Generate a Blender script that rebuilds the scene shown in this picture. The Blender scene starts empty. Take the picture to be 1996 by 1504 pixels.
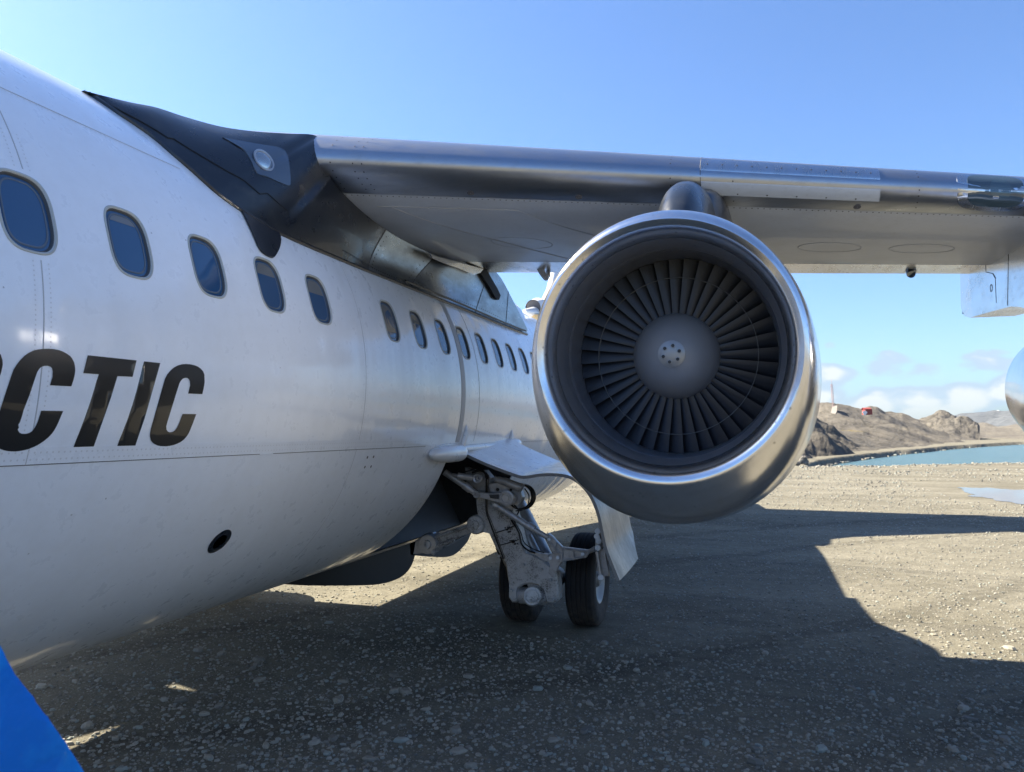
import bpy, bmesh, math, random
import numpy as np
from mathutils import Vector, Matrix, noise
from mathutils.bvhtree import BVHTree
from mathutils.geometry import delaunay_2d_cdt

random.seed(7)
rng = np.random.default_rng(7)
sc = bpy.context.scene
R = math.radians

# ------------------------------------------------------------------ camera
CAMZ = 2.10                      # eye height above the apron
F, IW, IH, VX, VY = 1500.0, 1996.0, 1504.0, 1475.0, 839.0
pitch = math.atan((VY - IH / 2) / F)
yaw = math.atan((VX - IW / 2) / F * math.cos(pitch))
FW = Vector((-math.sin(yaw) * math.cos(pitch), math.cos(yaw) * math.cos(pitch), math.sin(pitch)))
RT = Vector((math.cos(yaw), math.sin(yaw), 0))
UP = Vector((math.sin(yaw) * math.sin(pitch), -math.cos(yaw) * math.sin(pitch), math.cos(pitch)))
CAM = Vector((0, 0, CAMZ))
cam = bpy.data.cameras.new('camera')
cam.lens = 36 * F / IW
cam.clip_start, cam.clip_end = 0.05, 6000
cam.dof.use_dof = True
cam.dof.focus_distance = 5.0
cam.dof.aperture_fstop = 6.5
camo = bpy.data.objects.new('camera', cam)
sc.collection.objects.link(camo)
camo.location = CAM
camo.rotation_euler = (math.pi / 2 + pitch, 0, yaw)
sc.camera = camo

# ------------------------------------------------------------------ sky, sun, exposure
SUN = Vector((-4.4, 0.25, 3.85)).normalized()
elev = math.asin(SUN.z)
azim = math.atan2(SUN.x, SUN.y)
world = bpy.data.worlds.new('World')
sc.world = world
world.use_nodes = True
wn, wl = world.node_tree.nodes, world.node_tree.links
wn.clear()
wout = wn.new('ShaderNodeOutputWorld')
wbg = wn.new('ShaderNodeBackground')
sky = wn.new('ShaderNodeTexSky')
sky.sky_type = 'NISHITA'
sky.sun_disc = False
sky.sun_elevation = elev
sky.sun_rotation = azim
sky.altitude = 0
sky.air_density = 1.0
sky.dust_density = 1.1
sky.ozone_density = 1.8
wbg.inputs['Strength'].default_value = 0.05
# low cumulus bank, all the way round the horizon
tc = wn.new('ShaderNodeTexCoord')
sep = wn.new('ShaderNodeSeparateXYZ')
wl.new(tc.outputs['Generated'], sep.inputs[0])
def wmath(op, a, b=None, c=None):
    n = wn.new('ShaderNodeMath'); n.operation = op
    for i, v in enumerate((a, b, c)):
        if v is None: continue
        if isinstance(v, (int, float)): n.inputs[i].default_value = v
        else: wl.new(v, n.inputs[i])
    return n.outputs[0]
mp = wn.new('ShaderNodeMapping'); mp.inputs['Scale'].default_value = (1, 1, 1.9)
mp.inputs['Location'].default_value = (0.37, 0.12, 0.02)
wl.new(tc.outputs['Generated'], mp.inputs[0])
nz = wn.new('ShaderNodeTexNoise'); nz.inputs['Scale'].default_value = 13
nz.inputs['Detail'].default_value = 9; nz.inputs['Roughness'].default_value = 0.55
wl.new(mp.outputs[0], nz.inputs['Vector'])
nz2 = wn.new('ShaderNodeTexNoise'); nz2.inputs['Scale'].default_value = 3.0
wl.new(mp.outputs[0], nz2.inputs['Vector'])
def wmap(v, a, b, c, d, smooth=True):
    n = wn.new('ShaderNodeMapRange'); n.clamp = True
    if smooth: n.interpolation_type = 'SMOOTHSTEP'
    wl.new(v, n.inputs[0])
    for i, x in enumerate((a, b, c, d)): n.inputs[i + 1].default_value = x
    return n.outputs[0]
up1 = wmap(sep.outputs['Z'], 0.045, 0.135, 0.0, 0.63, False)
vz = wn.new('ShaderNodeTexVoronoi'); vz.feature = 'SMOOTH_F1'; vz.inputs['Scale'].default_value = 21; vz.inputs['Smoothness'].default_value = 0.35
vm_ = wn.new('ShaderNodeMix'); vm_.data_type = 'VECTOR'; vm_.inputs['Factor'].default_value = 0.06
wl.new(mp.outputs[0], vm_.inputs['A']); wl.new(nz.outputs['Color'], vm_.inputs['B']); wl.new(vm_.outputs['Result'], vz.inputs['Vector'])
puff = wmath('MULTIPLY', wmath('SUBTRACT', 0.62, vz.outputs['Distance']), 0.55)
dens = wmath('SUBTRACT', wmath('ADD', wmath('ADD', wmath('MULTIPLY', nz.outputs['Fac'], 0.5), puff), wmath('MULTIPLY', nz2.outputs['Fac'], 0.35)), up1)
cl = wmap(dens, 0.325, 0.42, 0.0, 1.0)
lowfade = wmap(sep.outputs['Z'], 0.0, 0.05, 0.45, 1.0)
cl = wmath('MULTIPLY', wmath('MULTIPLY', cl, lowfade), 0.85)
cshade = wmap(dens, 0.52, 0.75, 0.6, 1.0)
ccol = wn.new('ShaderNodeMix'); ccol.data_type = 'RGBA'
ccol.inputs['A'].default_value = (2.7, 3.5, 4.4, 1); ccol.inputs['B'].default_value = (4.6, 4.8, 4.9, 1)
wl.new(wmap(dens, 0.44, 0.58, 0, 1), ccol.inputs['Factor'])
tint = wn.new('ShaderNodeMix'); tint.data_type = 'RGBA'; tint.blend_type = 'MULTIPLY'
tint.inputs['Factor'].default_value = 1.0
tint.inputs['B'].default_value = (0.72, 0.95, 1.27, 1)
wl.new(sky.outputs[0], tint.inputs['A'])
cm = wn.new('ShaderNodeMix'); cm.data_type = 'RGBA'
wl.new(cl, cm.inputs['Factor']); wl.new(tint.outputs['Result'], cm.inputs['A']); wl.new(ccol.outputs['Result'], cm.inputs['B'])
wl.new(cm.outputs['Result'], wbg.inputs['Color'])
wl.new(wbg.outputs[0], wout.inputs[0])

sun = bpy.data.lights.new('sun', 'SUN')
sun.energy = 5.0
sun.angle = R(0.53)
sun.color = (1.0, 0.905, 0.73)
suno = bpy.data.objects.new('sun', sun)
sc.collection.objects.link(suno)
suno.rotation_euler = SUN.to_track_quat('Z', 'Y').to_euler()

sc.view_settings.view_transform = 'Standard'
sc.view_settings.look = 'None'
sc.view_settings.gamma = 1
sc.view_settings.use_curve_mapping = False
sc.view_settings.exposure = 2.02

# ------------------------------------------------------------------ helpers
def ray(px, py):
    d = FW * F + RT * (px - IW / 2) - UP * (py - IH / 2)
    return d / d.y
def at(px, py, Y): return CAM + ray(px, py) * Y
def atX(px, py, X):
    r = ray(px, py); return CAM + r * (X / r.x)
def atZ(px, py, z):
    r = ray(px, py); return CAM + r * ((z - CAMZ) / r.z)

def link(o, parent=None):
    sc.collection.objects.link(o)
    if parent is not None:
        o.parent = parent
        o.matrix_parent_inverse = parent.matrix_world.inverted() if parent.type == 'EMPTY' else Matrix()
    return o
def mesh(name, V, Fc, m, parent=None, smooth=True):
    me = bpy.data.meshes.new(name)
    me.from_pydata([tuple(v) for v in V], [], Fc)
    if smooth: me.polygons.foreach_set('use_smooth', [True] * len(me.polygons))
    me.update()
    o = bpy.data.objects.new(name, me)
    for mm in (m if isinstance(m, (list, tuple)) else [m]): me.materials.append(mm)
    return link(o, parent)
def fix(o):
    bm = bmesh.new(); bm.from_mesh(o.data)
    bmesh.ops.remove_doubles(bm, verts=bm.verts, dist=1e-5)
    bmesh.ops.recalc_face_normals(bm, faces=bm.faces)
    bm.to_mesh(o.data); bm.free(); return o
def sharp(o, ang=35):
    o.data.polygons.foreach_set('use_smooth', [True] * len(o.data.polygons))
    o.data.set_sharp_from_angle(angle=R(ang)); return o
def tag(o, label=None, cat=None, group=None, kind=None):
    if label: o['label'] = label
    if cat: o['category'] = cat
    if group: o['group'] = group
    if kind: o['kind'] = kind
    return o
def grid_faces(nu, nv, off=0, cu=False, cv=False):
    f = []
    for i in range(nu if cu else nu - 1):
        for j in range(nv if cv else nv - 1):
            a = i * nv + j; b = ((i + 1) % nu) * nv + j
            c = ((i + 1) % nu) * nv + (j + 1) % nv; d = i * nv + (j + 1) % nv
            f.append((a + off, b + off, c + off, d + off))
    return f
class MB:
    """collects tubes, boxes, plates and lathes into one mesh"""
    def __init__(s): s.V, s.F = [], []
    def add(s, V, Fc):
        o = len(s.V); s.V += [Vector(v) for v in V]; s.F += [tuple(i + o for i in f) for f in Fc]
    def tube(s, pts, r, n=12, cap=True):
        pts = [Vector(p) for p in pts]
        rs = r if isinstance(r, (list, tuple)) else [r] * len(pts)
        ref = None; V = []
        for i, p in enumerate(pts):
            t = (pts[min(i + 1, len(pts) - 1)] - pts[max(i - 1, 0)]).normalized()
            if ref is None: ref = t.orthogonal().normalized()
            u = (ref - t * ref.dot(t)).normalized(); ref = u; w = t.cross(u)
            V += [p + (u * math.cos(2 * math.pi * k / n) + w * math.sin(2 * math.pi * k / n)) * rs[i] for k in range(n)]
        Fc = grid_faces(len(pts), n, 0, False, True)
        if cap: Fc += [tuple(range(n))[::-1], tuple((len(pts) - 1) * n + k for k in range(n))]
        s.add(V, Fc)
    def plate(s, outline, d, bevel=0.0):
        """closed outline extruded by vector d (front at outline, back at outline+d)"""
        n = len(outline); O = [Vector(p) for p in outline]; d = Vector(d)
        c = sum(O, Vector()) / n
        if bevel > 0:
            dn = d.normalized()
            O1 = [p + (c - p).normalized() * bevel for p in O]
            L = [O1, [p + dn * bevel for p in O], [p + d - dn * bevel for p in O], [p + d for p in O1]]
        else: L = [O, [p + d for p in O]]
        V = [p for l in L for p in l]
        Fc = grid_faces(len(L), n, 0, False, True)
        Fc += [tuple(range(n))[::-1], tuple((len(L) - 1) * n + k for k in range(n))]
        s.add(V, Fc)
    def box(s, c, sx, sy, sz, rot=None, bev=0.0):
        c = Vector(c); V = []
        for x in (-1, 1):
            for y in (-1, 1):
                for z in (-1, 1):
                    v = Vector((x * sx / 2, y * sy / 2, z * sz / 2))
                    if rot is not None: v = rot @ v
                    V.append(c + v)
        s.add(V, [(0, 1, 3, 2), (4, 6, 7, 5), (0, 4, 5, 1), (2, 3, 7, 6), (0, 2, 6, 4), (1, 5, 7, 3)])
    def lathe(s, origin, axis, prof, n=48, cap=False, fn=None, up=Vector((0, 0, 1))):
        axis = Vector(axis).normalized(); u = (up - axis * up.dot(axis)).normalized(); w = axis.cross(u)
        V = []
        for (a, r) in prof:
            for k in range(n):
                ph = 2 * math.pi * k / n
                rr = r if fn is None else fn(a, r, ph)
                V.append(Vector(origin) + axis * a + (u * math.cos(ph) + w * math.sin(ph)) * rr)
        Fc = grid_faces(len(prof), n, 0, False, True)
        if cap: Fc += [tuple(range(n))[::-1], tuple((len(prof) - 1) * n + k for k in range(n))]
        s.add(V, Fc)
    def disc(s, c, nrm, r, n=8, h=0.0012):
        nrm = Vector(nrm).normalized(); u = nrm.orthogonal().normalized(); w = nrm.cross(u); c = Vector(c)
        V = [c + nrm * h] + [c + (u * math.cos(2 * math.pi * k / n) + w * math.sin(2 * math.pi * k / n)) * r for k in range(n)]
        s.add(V, [(0, 1 + k, 1 + (k + 1) % n) for k in range(n)])
    def build(s, name, m, parent=None, ang=35, clean=True):
        o = mesh(name, s.V, s.F, m, parent)
        if clean: fix(o)
        return sharp(o, ang)

# ------------------------------------------------------------------ materials
def mat(name, col, rough=0.5, metal=0.0, coat=0.0, spec=0.5, ior=None):
    m = bpy.data.materials.new(name); m.use_nodes = True
    b = m.node_tree.nodes['Principled BSDF']
    b.inputs['Base Color'].default_value = (*col, 1); b.inputs['Roughness'].default_value = rough
    b.inputs['Metallic'].default_value = metal; b.inputs['Coat Weight'].default_value = coat
    b.inputs['Specular IOR Level'].default_value = spec
    if ior: b.inputs['IOR'].default_value = ior
    return m
class N:
    """small helper to write node trees"""
    def __init__(s, m):
        s.t = m.node_tree; s.n = s.t.nodes; s.l = s.t.links; s.b = s.n['Principled BSDF']
    def new(s, typ, **kw):
        n = s.n.new(typ)
        for k, v in kw.items():
            if hasattr(n, k): setattr(n, k, v)
        return n
    def pos(s, scale=(1, 1, 1), loc=(0, 0, 0), rot=(0, 0, 0)):
        g = s.new('ShaderNodeNewGeometry'); m = s.new('ShaderNodeMapping')
        m.inputs['Scale'].default_value = scale; m.inputs['Location'].default_value = loc; m.inputs['Rotation'].default_value = rot
        s.l.new(g.outputs['Position'], m.inputs[0]); return m.outputs[0]
    def noise(s, vec, scale, detail=4, rough=0.5, dist=0):
        n = s.new('ShaderNodeTexNoise'); n.inputs['Scale'].default_value = scale; n.inputs['Detail'].default_value = detail
        n.inputs['Roughness'].default_value = rough; n.inputs['Distortion'].default_value = dist
        s.l.new(vec, n.inputs['Vector']); return n.outputs['Fac']
    def vor(s, vec, scale, feature='F1', out='Distance', rnd=1.0):
        n = s.new('ShaderNodeTexVoronoi'); n.feature = feature; n.inputs['Scale'].default_value = scale
        n.inputs['Randomness'].default_value = rnd
        s.l.new(vec, n.inputs['Vector']); return n.outputs[out]
    def mr(s, v, a, b, c=0.0, d=1.0):
        n = s.new('ShaderNodeMapRange'); n.clamp = True
        s.l.new(v, n.inputs[0])
        for i, x in enumerate((a, b, c, d)): n.inputs[i + 1].default_value = x
        return n.outputs[0]
    def mix(s, f, a, b, blend='MIX'):
        n = s.new('ShaderNodeMix', data_type='RGBA', blend_type=blend)
        for k, v in (('Factor', f), ('A', a), ('B', b)):
            if isinstance(v, (int, float)): n.inputs[k].default_value = v
            elif isinstance(v, tuple): n.inputs[k].default_value = (*v, 1) if len(v) == 3 else v
            else: s.l.new(v, n.inputs[k])
        return n.outputs['Result']
    def math(s, op, a, b=0.0):
        n = s.new('ShaderNodeMath', operation=op)
        for i, v in enumerate((a, b)):
            if isinstance(v, (int, float)): n.inputs[i].default_value = v
            else: s.l.new(v, n.inputs[i])
        return n.outputs[0]
    def bump(s, h, strength, dist=0.01, prev=None, to=('Normal',)):
        n = s.new('ShaderNodeBump'); n.inputs['Strength'].default_value = strength; n.inputs['Distance'].default_value = dist
        s.l.new(h, n.inputs['Height'])
        if prev is not None: s.l.new(prev, n.inputs['Normal'])
        for k in to: s.l.new(n.outputs[0], s.b.inputs[k])
        return n.outputs[0]
    def set(s, k, v): s.l.new(v, s.b.inputs[k])

# gloss white fuselage paint, slightly wavy skin, streaked with grime
M_white = mat('white_paint', (0.72, 0.73, 0.74), 0.30, 0, 0.75)
q = N(M_white); q.b.inputs['Coat Roughness'].default_value = 0.09
v1 = q.noise(q.pos((1.0, 1.0, 0.25)), 3.2, 5, 0.55)
v2 = q.noise(q.pos((1, 1, 1)), 11, 8, 0.65)
dirt = q.mr(v1, 0.52, 0.78); fine = q.mr(v2, 0.45, 0.8)
c1 = q.mix(q.math('MULTIPLY', dirt, 0.28), (0.80, 0.83, 0.87), (0.66, 0.67, 0.68))
c1 = q.mix(q.math('MULTIPLY', fine, 0.16), c1, (0.50, 0.49, 0.47))
sp = q.vor(q.pos((1, 1, 1)), 9, 'F1')
spot = q.math('MULTIPLY', q.math('LESS_THAN', sp, 0.045), q.mr(q.noise(q.pos(), 2.2, 2), 0.5, 0.6))
c1 = q.mix(q.math('MULTIPLY', spot, 0.6), c1, (0.12, 0.11, 0.10))
q.set('Base Color', c1)
q.set('Roughness', q.mr(v2, 0.3, 0.7, 0.24, 0.38))
q.set('Coat Roughness', q.mr(v1, 0.3, 0.7, 0.04, 0.16))
bh = q.noise(q.pos((0.35, 2.4, 0.35)), 1.1, 2, 0.4)
b1 = q.bump(bh, 0.6, 0.03, None, ('Coat Normal', 'Normal'))
b2 = q.bump(v2, 0.02, 0.004, b1, ('Coat Normal', 'Normal'))

# grey undersurface paint
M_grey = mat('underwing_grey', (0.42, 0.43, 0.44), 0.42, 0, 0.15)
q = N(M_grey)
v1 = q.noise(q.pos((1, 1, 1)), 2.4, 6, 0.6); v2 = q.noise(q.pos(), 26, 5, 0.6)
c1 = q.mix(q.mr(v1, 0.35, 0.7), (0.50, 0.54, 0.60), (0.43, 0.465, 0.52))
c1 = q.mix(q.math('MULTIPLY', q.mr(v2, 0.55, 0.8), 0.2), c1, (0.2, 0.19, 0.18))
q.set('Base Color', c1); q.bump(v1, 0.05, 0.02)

def metal(name, base, r0, r1, stain, stretch=(1, 1, 1), bump=0.03, amount=0.5, spots=0.0, wav=0.0):
    m = mat(name, base, 0.3, 1.0 if name != 'intake_duct' else 0.45)
    q = N(m)
    a = q.noise(q.pos(stretch), 3.5, 8, 0.62); b = q.noise(q.pos(stretch), 22, 8, 0.7)
    c = q.mix(q.math('MULTIPLY', q.mr(a, 0.42, 0.72), amount), base, stain)
    c = q.mix(q.math('MULTIPLY', q.mr(b, 0.5, 0.8), amount * 0.7), c, tuple(x * 0.55 for x in base))
    rr = q.mr(q.math('ADD', q.math('MULTIPLY', a, 0.5), q.math('MULTIPLY', b, 0.5)), 0.3, 0.7, r0, r1)
    if spots:
        d = q.vor(q.pos(), 26, 'F1')
        k = q.math('MULTIPLY', q.math('LESS_THAN', d, 0.17), q.mr(q.noise(q.pos(), 5, 3), 0.5, 0.62))
        k = q.math('MULTIPLY', k, spots)
        c = q.mix(k, c, (0.05, 0.045, 0.04))
    q.set('Base Color', c); q.set('Roughness', rr)
    pb = q.bump(b, bump, 0.004)
    if wav:
        wv = q.noise(q.pos((0.5, 0.5, 0.5)), 3.0, 2, 0.4); q.bump(wv, wav, 0.02, pb)
    return m
M_lip = metal('polished_intake_lip', (0.80, 0.79, 0.79), 0.15, 0.28, (0.56, 0.52, 0.49), (1, 1, 1), 0.02, 0.45, 0.5)
M_lipin = metal('satin_inner_lip', (0.62, 0.62, 0.64), 0.34, 0.5, (0.45, 0.44, 0.44), (1, 1, 1), 0.02, 0.4, 0.3)
M_le = metal('bare_leading_edge', (0.39, 0.42, 0.47), 0.24, 0.46, (0.40, 0.38, 0.36), (0.25, 1, 1), 0.04, 0.6, 0.0)
M_flap = metal('bare_flap_metal', (0.66, 0.67, 0.69), 0.12, 0.34, (0.45, 0.44, 0.42), (3, 0.5, 1), 0.04, 0.6, 0.0, 0.1)
M_chrome = metal('polished_cowl', (0.62, 0.63, 0.65), 0.07, 0.20, (0.45, 0.44, 0.42), (1, 1, 1), 0.02, 0.3, 0.25, 0.12)
M_panel = metal('grimy_metal_panel', (0.28, 0.31, 0.34), 0.20, 0.45, (0.13, 0.135, 0.14), (1, 0.6, 1.6), 0.05, 0.7, 0.0, 0.15)
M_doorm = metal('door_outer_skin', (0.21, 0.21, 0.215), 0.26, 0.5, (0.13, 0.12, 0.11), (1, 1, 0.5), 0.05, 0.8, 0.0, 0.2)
M_black = mat('black_gloss_paint', (0.012, 0.014, 0.018), 0.3, 0, 0.2)
q = N(M_black); v1 = q.noise(q.pos(), 8, 8, 0.65)
q.set('Roughness', q.mr(v1, 0.3, 0.75, 0.24, 0.4)); q.bump(q.noise(q.pos(), 1.6, 2), 0.05, 0.03)
q.set('Base Color', q.mix(q.mr(v1, 0.55, 0.85), (0.011, 0.014, 0.02), (0.05, 0.05, 0.05)))
M_letter = mat('black_lettering', (0.010, 0.011, 0.013), 0.3, 0, 0.6)
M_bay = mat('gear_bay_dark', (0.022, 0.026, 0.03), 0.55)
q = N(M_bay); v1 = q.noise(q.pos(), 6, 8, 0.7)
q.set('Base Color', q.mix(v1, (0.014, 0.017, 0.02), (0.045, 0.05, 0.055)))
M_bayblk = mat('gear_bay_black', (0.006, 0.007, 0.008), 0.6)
M_gear = mat('gear_grey_speckled', (0.3, 0.3, 0.3), 0.5, 0.15)
q = N(M_gear)
v1 = q.noise(q.pos(), 75, 6, 0.75); v2 = q.noise(q.pos(), 6, 5, 0.6)
sp = q.mr(q.math('ADD', v1, q.math('MULTIPLY', v2, 0.6)), 0.82, 0.94)
c1 = q.mix(q.mr(v2, 0.3, 0.75), (0.52, 0.52, 0.52), (0.38, 0.375, 0.36))
q.set('Base Color', q.mix(q.math('MULTIPLY', sp, 0.8), c1, (0.05, 0.047, 0.043)))
q.bump(v1, 0.25, 0.004)
M_gear2 = mat('gear_grey_clean', (0.34, 0.35, 0.37), 0.35, 0.3)
q = N(M_gear2); v1 = q.noise(q.pos(), 18, 7, 0.7)
q.set('Base Color', q.mix(q.mr(v1, 0.45, 0.8), (0.46, 0.47, 0.49), (0.24, 0.235, 0.23))); q.bump(v1, 0.08, 0.003)
M_rubber = mat('tyre_rubber', (0.02, 0.02, 0.02), 0.75, 0, 0, 0.3)
q = N(M_rubber); v1 = q.noise(q.pos(), 12, 8, 0.7)
gp = q.new('ShaderNodeNewGeometry'); sz = q.new('ShaderNodeSeparateXYZ'); q.l.new(gp.outputs['Position'], sz.inputs[0])
low = q.mr(sz.outputs['Z'], 0.0, 0.45, 1.0, 0.0)
dusty = q.math('MULTIPLY', q.math('MULTIPLY', low, q.mr(v1, 0.35, 0.7)), 0.85)
q.set('Base Color', q.mix(dusty, (0.018, 0.018, 0.019), (0.13, 0.10, 0.075))); q.bump(v1, 0.2, 0.004)
M_hose = mat('black_hose', (0.012, 0.012, 0.012), 0.4)
M_rim = mat('wheel_rim_paint', (0.22, 0.22, 0.215), 0.35, 0.2)
M_rivet = mat('rivet_dark', (0.06, 0.06, 0.065), 0.45, 0.5)
M_joint = mat('panel_joint', (0.10, 0.10, 0.11), 0.6)
M_softjoint = mat('panel_joint_pale', (0.45, 0.45, 0.46), 0.5)
M_wrim = mat('window_rim', (0.42, 0.43, 0.40), 0.4, 0.1)
M_seal = mat('window_seal', (0.05, 0.055, 0.06), 0.5)
M_pane = mat('cabin_window_glass', (0.022, 0.075, 0.17), 0.04, 0, 0.0, 0.5, 1.75)
q = N(M_pane); q.bump(q.noise(q.pos(), 5, 2), 0.05, 0.02)
M_bezel = mat('cabin_window_bezel', (0.10, 0.13, 0.17), 0.25)
M_fan = mat('fan_blade_titanium', (0.032, 0.036, 0.045), 0.38, 0.55)
M_fanshroud = mat('fan_shroud', (0.10, 0.105, 0.11), 0.45, 0.7)
M_spin = mat('spinner_grey', (0.26, 0.27, 0.29), 0.42, 0.25)
M_spincap = mat('spinner_cap', (0.31, 0.32, 0.33), 0.36, 0.4)
M_duct = metal('intake_duct', (0.19, 0.20, 0.23), 0.26, 0.40, (0.14, 0.145, 0.16), (1, 1, 1), 0.04, 0.6)
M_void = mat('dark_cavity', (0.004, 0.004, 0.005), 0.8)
M_lamp = mat('lamp_glass', (0.5, 0.5, 0.48), 0.12, 0.9)
M_lampring = mat('lamp_ring', (0.32, 0.36, 0.42), 0.35, 0.3)
M_clear = mat('clear_cover', (0.06, 0.085, 0.125), 0.05, 0, 0.3, 0.5, 1.7)
M_finw = mat('fin_white_paint', (0.74, 0.75, 0.76), 0.3, 0, 0.4)
M_tan = mat('tan_paint', (0.55, 0.40, 0.20), 0.45)
M_blue = mat('blue_fabric', (0.002, 0.17, 0.60), 0.75, 0, 0.0, 0.25)
q = N(M_blue); v1 = q.noise(q.pos(), 30, 6, 0.7); v2 = q.noise(q.pos(), 9, 4, 0.6)
q.set('Base Color', q.mix(q.mr(v2, 0.45, 0.75), (0.001, 0.15, 0.52), (0.01, 0.27, 0.66))); q.b.inputs['Sheen Weight'].default_value = 0.6; q.b.inputs['Sheen Roughness'].default_value = 0.3; q.b.inputs['Sheen Tint'].default_value = (0.5, 0.75, 1, 1); q.bump(v2, 0.5, 0.02)

# ------------------------------------------------------------------ ground, lake, hills
WATER = -0.45
def smooth(a, b, x):
    t = min(1, max(0, (x - a) / (b - a))); return t * t * (3 - 2 * t)
def lerp_tab(tab, x):
    if x <= tab[0][0]: return tab[0][1]
    for (a, b), (c, d) in zip(tab, tab[1:]):
        if x <= c: return b + (d - b) * (x - a) / (c - a)
    return tab[-1][1]
def az_of(px):  # azimuth from +Y towards +X
    r = ray(px, VY); return math.atan2(r.x, r.y)
near_tab = [(az_of(1480), 60), (az_of(1565), 50), (az_of(1700), 52.5), (az_of(1850), 58), (az_of(1996), 62), (R(40), 66), (R(60), 80), (R(75), 110)]
far_tab = [(az_of(1480), 60), (az_of(1565), 51), (az_of(1650), 68), (az_of(1720), 82), (az_of(1800), 102), (az_of(1900), 135), (az_of(1996), 170), (R(40), 210), (R(60), 180), (R(75), 112)]
def ground_z(x, y):
    r = math.hypot(x, y); a = math.atan2(x, y)
    z = 0.0
    if az_of(1480) < a < R(75) and r > 30:
        n0, f0 = lerp_tab(near_tab, a), lerp_tab(far_tab, a)
        wob = noise.noise(Vector((x * 0.12, y * 0.12, 0))) * 1.6
        if f0 > n0 + 0.3:
            k = smooth(n0 + wob - 1.6, n0 + wob + 1.2, r) * (1 - smooth(f0 + wob - 2, f0 + wob + 2, r))
            z -= 1.3 * k
    if r > 24: z += 0.05 * smooth(24, 40, r) * noise.noise(Vector((x * 0.35, y * 0.35, 3)))
    return z
rs = [0.0] + list(np.geomspace(1.0, 30, 46)) + list(np.linspace(31, 90, 70)) + list(np.geomspace(95, 260, 46)) + list(np.geomspace(300, 4500, 14))
NA = 288
azs = []
for k in range(NA): azs.append(-math.pi + 2 * math.pi * k / NA)
azs = sorted(set(azs + list(np.linspace(az_of(1450), R(36), 150))))
V = []; nv = len(azs)
for r in rs:
    for a in azs:
        x, y = r * math.sin(a), r * math.cos(a)
        V.append((x, y, ground_z(x, y)))
M_ground = mat('gravel_apron', (0.2, 0.18, 0.14), 1.0, 0, 0, 0.04)
q = N(M_ground)
P1 = q.pos()
n_big = q.noise(q.pos((0.35, 1, 1)), 0.45, 6, 0.6); n_mid = q.noise(P1, 5.5, 7, 0.7); n_fin = q.noise(P1, 70, 5, 0.75)
trk = q.noise(q.pos((0.12, 1.0, 1), rot=(0, 0, R(14))), 0.9, 8, 0.7, 0.6)
vo = q.vor(P1, 34, 'F1'); vc = q.vor(P1, 34, 'F1', 'Color'); vd = q.vor(q.pos(loc=(3, 1, 0)), 14, 'F1'); vdc = q.vor(q.pos(loc=(3, 1, 0)), 14, 'F1', 'Color')
base = q.mix(q.mr(n_big, 0.35, 0.68), (0.112, 0.103, 0.079), (0.212, 0.197, 0.155))
base = q.mix(q.math('MULTIPLY', q.mr(trk, 0.54, 0.66), 0.6), base, (0.070, 0.066, 0.056))
n_m2 = q.noise(P1, 1.7, 8, 0.75)
base = q.mix(q.math('MULTIPLY', q.mr(n_m2, 0.5, 0.7), 0.45), base, (0.26, 0.24, 0.195))
base = q.mix(q.math('MULTIPLY', q.mr(n_mid, 0.42, 0.75), 0.55), base, (0.056, 0.053, 0.046))
base = q.mix(q.math('MULTIPLY', q.mr(n_fin, 0.45, 0.75), 0.5), base, (0.28, 0.262, 0.22))
sc1 = q.new('ShaderNodeSeparateColor'); q.l.new(vc, sc1.inputs[0])
peb = q.math('MULTIPLY', q.mr(vo, 0.30, 0.22), q.math('GREATER_THAN', sc1.outputs[0], 0.62))
base = q.mix(q.math('MULTIPLY', peb, 0.75), base, q.mix(sc1.outputs[1], (0.17, 0.168, 0.155), (0.36, 0.345, 0.29)))
sc2 = q.new('ShaderNodeSeparateColor'); q.l.new(vdc, sc2.inputs[0])
peb2 = q.math('MULTIPLY', q.mr(vd, 0.24, 0.18), q.math('GREATER_THAN', sc2.outputs[0], 0.80))
base = q.mix(q.math('MULTIPLY', peb2, 0.7), base, q.mix(sc2.outputs[1], (0.16, 0.16, 0.15), (0.42, 0.40, 0.35)))
q.set('Base Color', base)
gq = q.new('ShaderNodeNewGeometry')
for cx_, cy_, rad_ in ((-34, 40, 47.0), (-34, 40, 49.3), (30, -14, 41.5), (30, -14, 43.9)):
    vd_ = q.new('ShaderNodeVectorMath', operation='DISTANCE'); q.l.new(gq.outputs['Position'], vd_.inputs[0]); vd_.inputs[1].default_value = (cx_, cy_, 0)
    e_ = q.math('ABSOLUTE', q.math('SUBTRACT', q.math('ADD', vd_.outputs['Value'], q.math('MULTIPLY', n_big, 0.8)), rad_))
    k_ = q.math('MULTIPLY', q.mr(e_, 0.26, 0.12), q.mr(n_mid, 0.35, 0.6, 0.15, 0.55))
    base = q.mix(k_, base, (0.075, 0.069, 0.056))
q.set('Base Color', base)
hh = q.math('ADD', q.math('MULTIPLY', peb, 0.5), q.math('ADD', q.math('MULTIPLY', n_fin, 0.5), q.math('MULTIPLY', peb2, 0.8)))
bb = q.bump(hh, 0.75, 0.016); q.bump(n_mid, 0.6, 0.06, bb)
ground = fix(mesh('ground', V, grid_faces(len(rs), nv, 0, False, True), M_ground))
tag(ground, kind='structure')

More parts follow.
